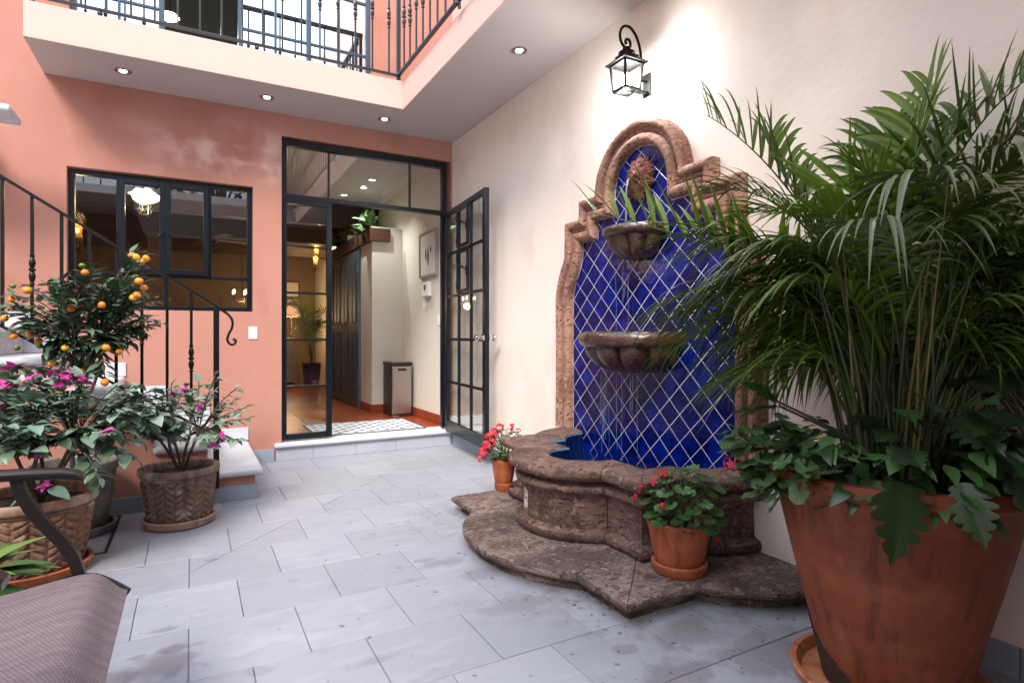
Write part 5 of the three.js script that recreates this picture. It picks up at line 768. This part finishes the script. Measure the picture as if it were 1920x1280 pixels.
{ const t = thing('potted_geranium', 'bright red geranium in a slim terracotta pot at the far end of the fountain', 'potted plant', [-0.505, 0.1, 2.03]);
  part('pot', lathe([[0, 0], [0.045, 0], [0.05, 0.006], [0.066, 0.09], [0.073, 0.15], [0.077, 0.158], [0.077, 0.182], [0.07, 0.186], [0.064, 0.18], [0.06, 0.15], [0, 0.15]], 40), M.terracotta, t); soil(t, 0.06, 0.152, 6);
  geranium(t, V(0.0, 0.27, 0.0), V(0.10, 0.10, 0.09), 44, 0.055, 81, [[-0.66, 0.35, 2.04, 0.022], [-0.6, 0.4, 2.06, 0.026], [-0.575, 0.455, 2.04, 0.03], [-0.56, 0.49, 2.08, 0.026], [-0.64, 0.385, 2.05, 0.026], [-0.48, 0.49, 2.1, 0.022], [-0.44, 0.465, 2.1, 0.016], [-0.61, 0.43, 2.03, 0.026], [-0.67, 0.30, 2.03, 0.022], [-0.63, 0.36, 2.06, 0.028], [-0.655, 0.33, 2.05, 0.024], [-0.59, 0.44, 2.05, 0.028]], V(0, 0.155, 0)); }
// ---------------------------------------------------------------- the big palm planter
const potScale = (p) => p.map(([r, y]) => [r * 1.055, y * 1.09]);
saucer(-0.397, 4.316, 0.275, 0.0005, 'wide orange clay saucer under the big palm planter', M.saucerBig);
{ const T = [-0.397, 0.013, 4.316], t = thing('palm_planter', 'big terracotta planter with an areca palm, lobed leaves and trailing geranium', 'planter', T), loc = (p) => V(p[0] - T[0], p[1] - T[1], p[2] - T[2]);
  part('pot', lathe(potScale([[0, 0], [0.166, 0], [0.172, 0.008], [0.213, 0.18], [0.255, 0.34], [0.305, 0.548], [0.312, 0.556], [0.320, 0.564], [0.321, 0.590], [0.315, 0.598], [0.300, 0.600], [0.293, 0.592], [0.284, 0.54], [0, 0.54]]), 80), M.terracottaBig, t); soil(t, 0.30, 0.59, 12);
  { const q = rng(12), n = 90; const g = grid(n, 3, (u, v) => { const a = 2.9 + u * 2.3, y = lerp(0.006, 0.03 + 0.16 * smooth(0.95, 0.2, u) + 0.05 * (fbm(u * 30, 3, 4) - 0.4), v), r = 1.055 * lerp(0.1725, 0.2135, clamp((y / 1.09 - 0.008) / 0.172)) + 0.0025; return [r * Math.sin(a), y, r * Math.cos(a)]; }); part('damp_stain', clean(g), M.dampClay, t); }
  // fronds that the photograph shows one by one: stalk foot, two bends and tip
  const F = [
    [[-0.351, 0.942, 4.241], [-0.482, 1.251, 4.112], [-0.638, 1.406, 3.855], [-0.868, 1.545, 3.444], 15, 0.23, 0, { lift: 0.8, droop: 0.1, wid: 0.075 }],
    [[-0.3, 1.043, 4.212], [-0.325, 1.388, 4.084], [-0.414, 1.72, 3.921], [-0.546, 1.892, 3.734], 17, 0.24, 1, { lift: 0.5, droop: 0.25, wid: 0.055 }],
    [[-0.388, 1.044, 4.278], [-0.509, 1.299, 4.268], [-0.53, 1.44, 4.256], [-0.502, 1.54, 4.272], 8, 0.24, 0, { lift: 0.35, droop: 0.15, wid: 0.075 }],
    [[-0.342, 1.044, 4.36], [-0.396, 1.416, 4.387], [-0.345, 1.66, 4.472], [-0.22, 1.78, 4.60], 18, 0.23, 1, { lift: 0.55, droop: 0.2, wid: 0.06 }],
    [[-0.369, 1.106, 4.402], [-0.54, 1.33, 4.43], [-0.62, 1.37, 4.43], [-0.72, 1.345, 4.38], 13, 0.21, 3, { lift: 0.25, droop: 0.7, wid: 0.036 }],
    [[-0.381, 0.942, 4.225], [-0.528, 1.212, 4.143], [-0.654, 1.309, 3.961], [-0.81, 1.16, 3.761], 24, 0.21, 2, { lift: 0.15, droop: 0.55, wid: 0.034 }],
    [[-0.315, 1.106, 4.432], [-0.40, 1.456, 4.50], [-0.48, 1.54, 4.48], [-0.62, 1.47, 4.42], 14, 0.18, 3, { lift: 0.15, droop: 0.7, wid: 0.05 }],
    [[-0.287, 1.106, 4.447], [-0.32, 1.468, 4.50], [-0.35, 1.56, 4.56], [-0.38, 1.52, 4.66], 14, 0.18, 3, { lift: 0.2, droop: 0.6, wid: 0.045 }],
    [[-0.28, 1.042, 4.166], [-0.31, 1.452, 4.035], [-0.353, 1.65, 3.898], [-0.344, 1.79, 3.845], 16, 0.22, 1, { lift: 0.4, droop: 0.25, wid: 0.055 }],
    [[-0.316, 1.044, 4.317], [-0.345, 1.437, 4.301], [-0.287, 1.667, 4.333], [-0.23, 1.82, 4.364], 17, 0.24, 0, { lift: 0.45, droop: 0.25, wid: 0.06 }],
    [[-0.3, 0.939, 4.212], [-0.498, 1.12, 4.046], [-0.581, 1.08, 3.944], [-0.60, 0.99, 3.882], 16, 0.17, 1, { lift: 0.2, droop: 0.4, wid: 0.036 }],
    [[-0.26, 1.045, 4.40], [-0.22, 1.35, 4.48], [-0.20, 1.46, 4.56], [-0.18, 1.44, 4.70], 16, 0.22, 1, { lift: 0.2, droop: 0.45 }],
    [[-0.36, 1.0, 4.22], [-0.52, 1.36, 4.1], [-0.60, 1.44, 3.95], [-0.74, 1.41, 3.76], 20, 0.22, 1, { lift: 0.3, droop: 0.4 }],
    [[-0.34, 1.0, 4.26], [-0.46, 1.32, 4.2], [-0.58, 1.38, 4.1], [-0.70, 1.28, 3.98], 20, 0.22, 2, { lift: 0.2, droop: 0.5, wid: 0.038 }],
    [[-0.40, 1.0, 4.30], [-0.50, 1.22, 4.28], [-0.58, 1.27, 4.22], [-0.68, 1.19, 4.14], 18, 0.19, 0, { lift: 0.2, droop: 0.4, wid: 0.045 }],
    [[-0.30, 1.05, 4.40], [-0.34, 1.34, 4.46], [-0.42, 1.42, 4.52], [-0.52, 1.36, 4.55], 16, 0.19, 1, { lift: 0.25, droop: 0.4, wid: 0.05 }],
    [[-0.37, 1.044, 4.345], [-0.384, 1.395, 4.337], [-0.314, 1.60, 4.375], [-0.223, 1.70, 4.459], 18, 0.22, 1, { lift: 0.35, droop: 0.3, wid: 0.055 }],
    [[-0.347, 1.044, 4.391], [-0.364, 1.336, 4.428], [-0.341, 1.48, 4.509], [-0.262, 1.53, 4.632], 18, 0.20, 0, { lift: 0.3, droop: 0.35, wid: 0.055 }],
    [[-0.477, 1.105, 4.4], [-0.50, 1.357, 4.49], [-0.51, 1.45, 4.54], [-0.52, 1.42, 4.62], 14, 0.15, 2, { lift: 0.2, droop: 0.5, wid: 0.05 }],
    [[-0.45, 1.106, 4.357], [-0.53, 1.363, 4.34], [-0.61, 1.44, 4.29], [-0.70, 1.42, 4.20], 16, 0.18, 0, { lift: 0.3, droop: 0.4, wid: 0.06 }],
    [[-0.398, 1.075, 4.443], [-0.375, 1.29, 4.536], [-0.373, 1.351, 4.605], [-0.344, 1.32, 4.701], 16, 0.17, 1, { lift: 0.2, droop: 0.5, wid: 0.05 }],
    [[-0.321, 1.043, 4.257], [-0.3, 1.42, 4.212], [-0.217, 1.63, 4.2], [-0.133, 1.78, 4.189], 17, 0.22, 1, { lift: 0.4, droop: 0.3, wid: 0.055 }],
    [[-0.36, 1.0, 4.30], [-0.42, 1.20, 4.26], [-0.50, 1.30, 4.16], [-0.60, 1.26, 4.04], 20, 0.2, 1, { lift: 0.2, droop: 0.4, wid: 0.042 }],
    [[-0.371, 0.941, 4.219], [-0.452, 1.32, 4.129], [-0.517, 1.46, 3.979], [-0.645, 1.36, 3.737], 26, 0.21, 0, { lift: 0.15, droop: 0.5 }],
    [[-0.371, 0.941, 4.219], [-0.479, 1.19, 4.091], [-0.581, 1.27, 3.944], [-0.716, 1.15, 3.755], 26, 0.19, 2, { lift: 0.15, droop: 0.5, wid: 0.032 }],
    [[-0.3, 0.973, 4.212], [-0.344, 1.421, 4.096], [-0.415, 1.60, 3.944], [-0.52, 1.61, 3.749], 24, 0.22, 1, { lift: 0.3, droop: 0.4 }],
    [[-0.391, 0.943, 4.23], [-0.508, 1.245, 4.166], [-0.603, 1.337, 4.045], [-0.677, 1.22, 3.914], 24, 0.18, 0, { lift: 0.2, droop: 0.5 }],
    [[-0.351, 0.976, 4.241], [-0.41, 1.386, 4.174], [-0.467, 1.53, 4.063], [-0.556, 1.48, 3.9], 24, 0.21, 0, { lift: 0.3, droop: 0.45, wid: 0.042 }],
    [[-0.373, 0.978, 4.285], [-0.519, 1.298, 4.274], [-0.60, 1.37, 4.2], [-0.69, 1.31, 4.083], 22, 0.18, 2, { lift: 0.2, droop: 0.5 }],
    [[-0.37, 1.044, 4.345], [-0.445, 1.382, 4.383], [-0.498, 1.51, 4.354], [-0.553, 1.57, 4.278], 20, 0.19, 0, { lift: 0.3, droop: 0.4, wid: 0.042 }],
    [[-0.347, 1.044, 4.391], [-0.337, 1.412, 4.442], [-0.315, 1.60, 4.523], [-0.274, 1.63, 4.625], 22, 0.2, 2, { lift: 0.3, droop: 0.45, wid: 0.042 }],
    [[-0.24, 1.0, 4.36], [-0.16, 1.40, 4.40], [-0.12, 1.60, 4.46], [-0.10, 1.70, 4.54], 17, 0.22, 1, { lift: 0.4, droop: 0.3, wid: 0.055 }],
  ];
  const foot = (seed) => { const q = rng(seed), a = q() * 6.28, r = 0.085 * Math.sqrt(q()); return V(r * Math.cos(a) + 0.02, 0.55, r * Math.sin(a)); };
  F.forEach(([a, b, c, d, n, L, m, o], i) => { const f = foot(900 + i), A = loc(a), fr = part('frond', frond([A, loc(b), loc(c), loc(d)], n, L, 200 + i, 0.22, o), M.palm[m], t); part('cane', tube([f, f.clone().lerp(A, 0.5).add(V(0, 0.02, 0)), A], 0.0058, 6, 10), i % 4 ? M.caneDark : M.cane, t); });
  const q = rng(400); for (let i = 0; i < 90; i++) {
    const a = q() * 6.283, f = V(0.09 * Math.sqrt(q()) * Math.cos(a), 0.56, 0.09 * Math.sqrt(q()) * Math.sin(a)), R = 0.16 + 0.34 * q(), h = 0.92 + 0.40 * q(), b = a + (q() - 0.5) * 0.8; let e = V(R * Math.cos(b) * 1.05, h, R * Math.sin(b)); e.x = Math.min(e.x, 0.30); const top = f.clone().lerp(e, 0.72); top.y = h + 0.10; let tip = e.clone().add(V(Math.cos(b) * 0.24, -0.02 - 0.16 * q(), Math.sin(b) * 0.24)); tip.x = Math.min(tip.x, 0.33);
    const w = tip.clone().add(V(...T)); if ((tip.x * -0.87 + tip.z * 0.49) > 0.16 || w.x < -0.85 || (w.z > 4.7 && w.x < -0.55) || (w.x < -0.62 && w.z < 4.1)) continue; const s = f.clone().lerp(top, 0.5); s.x *= 0.75; s.z *= 0.75;
    part('frond', frond([s, s.clone().lerp(top, 0.75).add(V(0, 0.06, 0)), top, tip], 27, 0.19 + 0.06 * q(), 500 + i, 0.24, { lift: 0.1 + 0.3 * q(), droop: 0.3 + 0.4 * q(), wid: 0.034 }), M.palm[(q() * 3) | 0], t); part('cane', tube([f, f.clone().lerp(s, 0.5), s], 0.006, 6, 8), q() < 0.2 ? M.cane : M.caneDark, t);
  }
  for (let i = 0; i < 26; i++) { const a = q() * 6.28, r = 0.13 * Math.sqrt(q()), e = V(r * Math.cos(a) + Math.cos(a) * (0.06 + 0.22 * q()), 1.0 + 0.35 * q(), r * Math.sin(a) + Math.sin(a) * (0.06 + 0.22 * q())); e.y += 0.16; e.x = Math.min(e.x, 0.33); const f0 = V(r * Math.cos(a), 0.56, r * Math.sin(a)), f1 = V(r * 1.2 * Math.cos(a) + e.x * 0.15, 0.86, r * 1.2 * Math.sin(a) + e.z * 0.15), w0 = 0.004 + 0.0028 * q(); part('cane', [rod(f0, f1, w0, w0 * 0.85, 7), rod(f1, f1.clone().lerp(e, 0.55).add(V(0, 0.01, 0)), w0 * 0.85, w0 * 0.5, 7), rod(f1.clone().lerp(e, 0.55).add(V(0, 0.01, 0)), e, w0 * 0.5, 0.0008, 7)], i % 3 ? M.caneDark : M.cane, t); }
  // lobed leaves
  const phil = [0, 1, 2].map((k) => clean(grid(10, 44, (u, v) => { const s = (u - 0.5) * 2, e = Math.sin(Math.PI * (0.06 + 0.93 * v) ** 0.62), lobes = 0.42 + 0.58 * Math.abs(Math.cos(v * Math.PI * (5 + k * 0.5))) ** 0.55, W = 0.36 * e * lobes; return [v + 0.16 * Math.abs(s) * W * 2, -0.22 * v * v + 0.10 * Math.abs(s) * W - 0.05 * s * s * W, s * W]; })));
  const PL = [[[-0.70, 0.70, 4.50], [-0.35, -0.75, 0.2], 0.20], [[-0.50, 0.80, 4.60], [-0.1, -0.75, 0.6], 0.2], [[-0.36, 0.93, 4.50], [0.3, 0.1, 0.6], 0.17], [[-0.46, 0.86, 4.57], [-0.8, -0.05, 0.35], 0.16], [[-0.40, 0.76, 4.66], [0.1, -0.6, 0.6], 0.17], [[-0.33, 0.78, 4.58], [0.5, -0.3, 0.5], 0.18], [[-0.60, 0.74, 4.5], [-0.7, 0.2, 0.1], 0.15], [[-0.30, 0.90, 4.44], [-0.3, 0.4, 0.5], 0.15], [[-0.58, 0.70, 4.58], [-0.3, -0.9, 0.5], 0.15], [[-0.66, 0.86, 4.12], [-0.5, 0.5, -0.4], 0.12], [[-0.62, 0.84, 4.10], [-0.75, -0.1, -0.5], 0.13], [[-0.28, 0.72, 4.62], [0.3, -0.8, 0.4], 0.17]];
  { const q5 = rng(555); for (let i = 0; i < 20; i++) { const a = lerp(-2.6, 0.9, q5()), r = 0.12 + 0.19 * q5(); PL.push([[T[0] + r * Math.sin(a), 0.70 + 0.20 * q5(), T[2] + r * Math.cos(a)], [Math.sin(a) + q5() - 0.5, q5() * 0.9 - 0.35, Math.cos(a) + q5() - 0.5], 0.10 + 0.08 * q5()]); } }
  const ls = PL.map(([p, d, s], i) => { const l = leafPose(loc(p), V(...d), (i % 3 - 1) * 0.5, s); l.k = i; return l; }); plantLeaves(t, ls, phil, M.leafPhil, 300, 'lobed_leaf'); part('stem', PL.map(([p]) => tube([V(0.05, 0.55, 0.1), V(0.03, 0.62, 0.12).lerp(loc(p), 0.5), loc(p)], 0.004, 5, 6)), M.caneDark, t);
  // small leaves round the rim, geranium on the left
  const rim = [], q2 = rng(444); for (let i = 0; i < 210; i++) { const a = q2() * 6.283, r = 0.21 + 0.12 * q2(), l = leafPose(V(r * Math.cos(a), 0.61 + 0.15 * q2(), r * Math.sin(a)), V(Math.cos(a) + (q2() - 0.5), -0.35 + 0.6 * q2(), Math.sin(a) + (q2() - 0.5)), (q2() - 0.5) * 1.2, 0.055 + 0.05 * q2()); l.k = (q2() * 12) | 0; rim.push(l); } plantLeaves(t, rim, [leafBlade(1, 0.26, 0.4, 0.2, 5), leafBlade(1, 0.2, 0.3, 0.25, 5)], [M.leafPhil[0], M.leafGer[2], M.leafPhil[2], M.leafPhil[1], M.leafGer[0]], 300, 'leaf');
  const gl = []; for (let i = 0; i < 120; i++) { const u = q2(), a = q2() * 6.28, r = Math.sqrt(q2()), p = V(-0.24 + 0.14 * r * Math.cos(a) - 0.03 * u, 0.66 + 0.13 * (q2() * 2 - 1) * (1 - 0.4 * r) + 0.03 * u, -0.10 + 0.20 * r * Math.sin(a)), l = leafPose(p, V(-0.6 + q2() * 0.6, -0.5 * q2() + 0.1, q2() - 0.5), (q2() - 0.5), 0.055 + 0.035 * q2()); l.k = (q2() * 12) | 0; gl.push(l); } for (const p of [[-0.62, 0.74, 3.96], [-0.66, 0.70, 3.98], [-0.7, 0.62, 4.05], [-0.58, 0.82, 3.96], [-0.68, 0.76, 4.0], [-0.72, 0.68, 4.1], [-0.74, 0.6, 4.14]]) { const l = leafPose(loc(p), V(-0.7, -0.25, -0.5 + q2() * 0.5), 0.2, 0.085); l.k = gl.length; gl.push(l); }
  plantLeaves(t, gl, gerLeaf, [leafStd(0.06, 0.125, 0.04, 0.5), leafStd(0.085, 0.15, 0.06, 0.5), leafStd(0.045, 0.1, 0.03, 0.5)], 300, 'geranium_leaf');
  const fp = loc([-0.70, 0.645, 3.985]); part('stem', tube([V(-0.2, 0.62, -0.12), V(-0.26, 0.65, -0.25), fp], 0.0025, 5, 10), M.stem, t); florets(t, fp.clone(), 0.026, 8, 301); florets(t, fp.clone().add(V(0.03, -0.02, 0.02)), 0.02, 6, 303).material = M.budRed2; }
// ---------------------------------------------------------------- garden chair
{ const t = thing('sling_chair', 'garden chair with a purple-grey woven sling seat and dark brown curved arms', 'chair', [-2.8, 0, 3.72]);
  const x = (v) => v + 2.8, z = (v) => v - 3.72, sy = (u) => { const X = lerp(-3.0, -2.395, u); const sag = 0.43 - 0.012 * Math.sin(Math.PI * clamp((X + 3.0) / 0.5)) + 0.012 * smooth(-2.7, -2.5, X); const f = smooth(-2.50, -2.39, X); return [X + 0.0, sag - 0.058 * f * f]; };
  const SF = (off) => clean(grid(40, 24, (u, v) => { const [X, Y] = sy(u), w = Math.sin(Math.PI * v); return [x(X), Y + off - 0.012 * w * (1 - smooth(-2.6, -2.42, X)), z(lerp(3.445, 4.14, v))]; }, (u, v) => [u * 0.62, v * 0.54]));
  part('seat', [SF(0), SF(-0.005)], M.sling, t);
  const edge = (zz, n) => { const p = []; for (let i = 0; i <= n; i++) { const [X, Y] = sy(i / n); p.push([x(X), Y - 0.012, z(zz)]); } return p; };
  for (const zz of [3.443, 4.142]) { part('side_rail', tube(edge(zz, 16), 0.013, 8, 48), M.chairFrame, t);
    const arm = new THREE.Shape(); // side view of the arm pad
    part('arm', toCreasedNormals(sweepBlock((d) => [[-3.08, 0.716 - d], [-2.9, 0.728 - d], [-2.75, 0.727 - d], [-2.62, 0.722 - d], [-2.54, 0.716 - d], [-2.505, 0.706 - d * 0.9], [-2.492, 0.694 - d * 0.5]], 0, 6, [[0, -0.020], [0, 0.020], [0.006, 0.026], [0.018, 0.026], [0.024, 0.020], [0.024, -0.020], [0.018, -0.026], [0.006, -0.026]], (a, b, h) => [x(a), b, z((zz < 3.6 ? zz - 0.025 : zz + 0.025) + h)], { gap: 0 }), 0.9), M.chairFrame, t);
    const zs = zz < 3.6 ? zz - 0.022 : zz + 0.022, C = [[-2.632, 0.705], [-2.622, 0.66], [-2.602, 0.62], [-2.572, 0.572], [-2.540, 0.528], [-2.515, 0.482], [-2.502, 0.435], [-2.50, 0.36], [-2.49, 0.2], [-2.47, 0.0]];
    part('front_leg', sweepBlock((d) => offsetPath(C, d), 0, 9, [[-0.013, -0.012], [0.013, -0.012], [0.013, 0.012], [-0.013, 0.012]], (a, b, h) => [x(a), b, z(zs + h)], { gap: 0, crease: 0.9 }), M.chairFrame, t);
    part('rear_leg', tube([[x(-3.28), 1.05, z(zs)], [x(-3.12), 0.72, z(zs)], [x(-3.02), 0.42, z(zs)], [x(-3.1), 0.2, z(zs)], [x(-3.2), 0.012, z(zs)]], 0.014, 8, 30), M.chairFrame, t); }
  part('cross_bar', [rod([x(-2.50), 0.33, z(3.42)], [x(-2.50), 0.33, z(4.16)], 0.011), rod([x(-2.42), 0.365, z(3.45)], [x(-2.42), 0.365, z(4.13)], 0.011)], M.chairFrame, t);
  part('backrest', [clean(grid(16, 16, (u, v) => [x(lerp(-3.02, -3.24, v)), lerp(0.45, 1.03, v), z(lerp(3.445, 4.14, u)) ], (u, v) => [v * 0.6, u * 0.54]))], M.sling, t); }
// ---------------------------------------------------------------- tree beyond the garden wall, mirrored in the transom
{ const t = thing('jacaranda_tree', 'tree with dark leaves and purple blossom beyond the slatted garden wall', 'tree', [-1.6, 0, 11.6]); const q = rng(88), lv = [], wood = [tube([V(0, 0, 0), V(0.1, 2, 0.05), V(0, 4, 0)], 0.14, 8, 12)];
  const A = [], B = []; const lf = leafBlade(0.16, 0.3, 0.2, 0.2, 3); for (let i = 0; i < 26; i++) { const a = q() * 6.28, e = V(Math.cos(a) * (0.5 + 1.3 * q()), 3.6 + 3.4 * q(), Math.sin(a) * (0.5 + 1.2 * q())); wood.push(tube([V(0, 3 + q(), 0), V(e.x * 0.4, e.y - 0.4, e.z * 0.4), e], 0.03, 5, 6)); for (let k = 0; k < 110; k++) { const g = lf.clone(); g.rotateZ(q() * 2 - 1); g.rotateY(q() * 6.28); const p = move(g, e.x + (q() - 0.5) * 1.1, e.y + (q() - 0.5) * 0.9, e.z + (q() - 0.5) * 1.1); (q() < 0.42 ? B : A).push(p); } }
  part('trunk', wood, M.bark, t); part('crown', A, leafStd(0.05, 0.075, 0.03), t).userData.kind = 'stuff'; part('blossom', B, leafStd(0.22, 0.13, 0.32), t).userData.kind = 'stuff'; }
renderer.render(scene, camera);
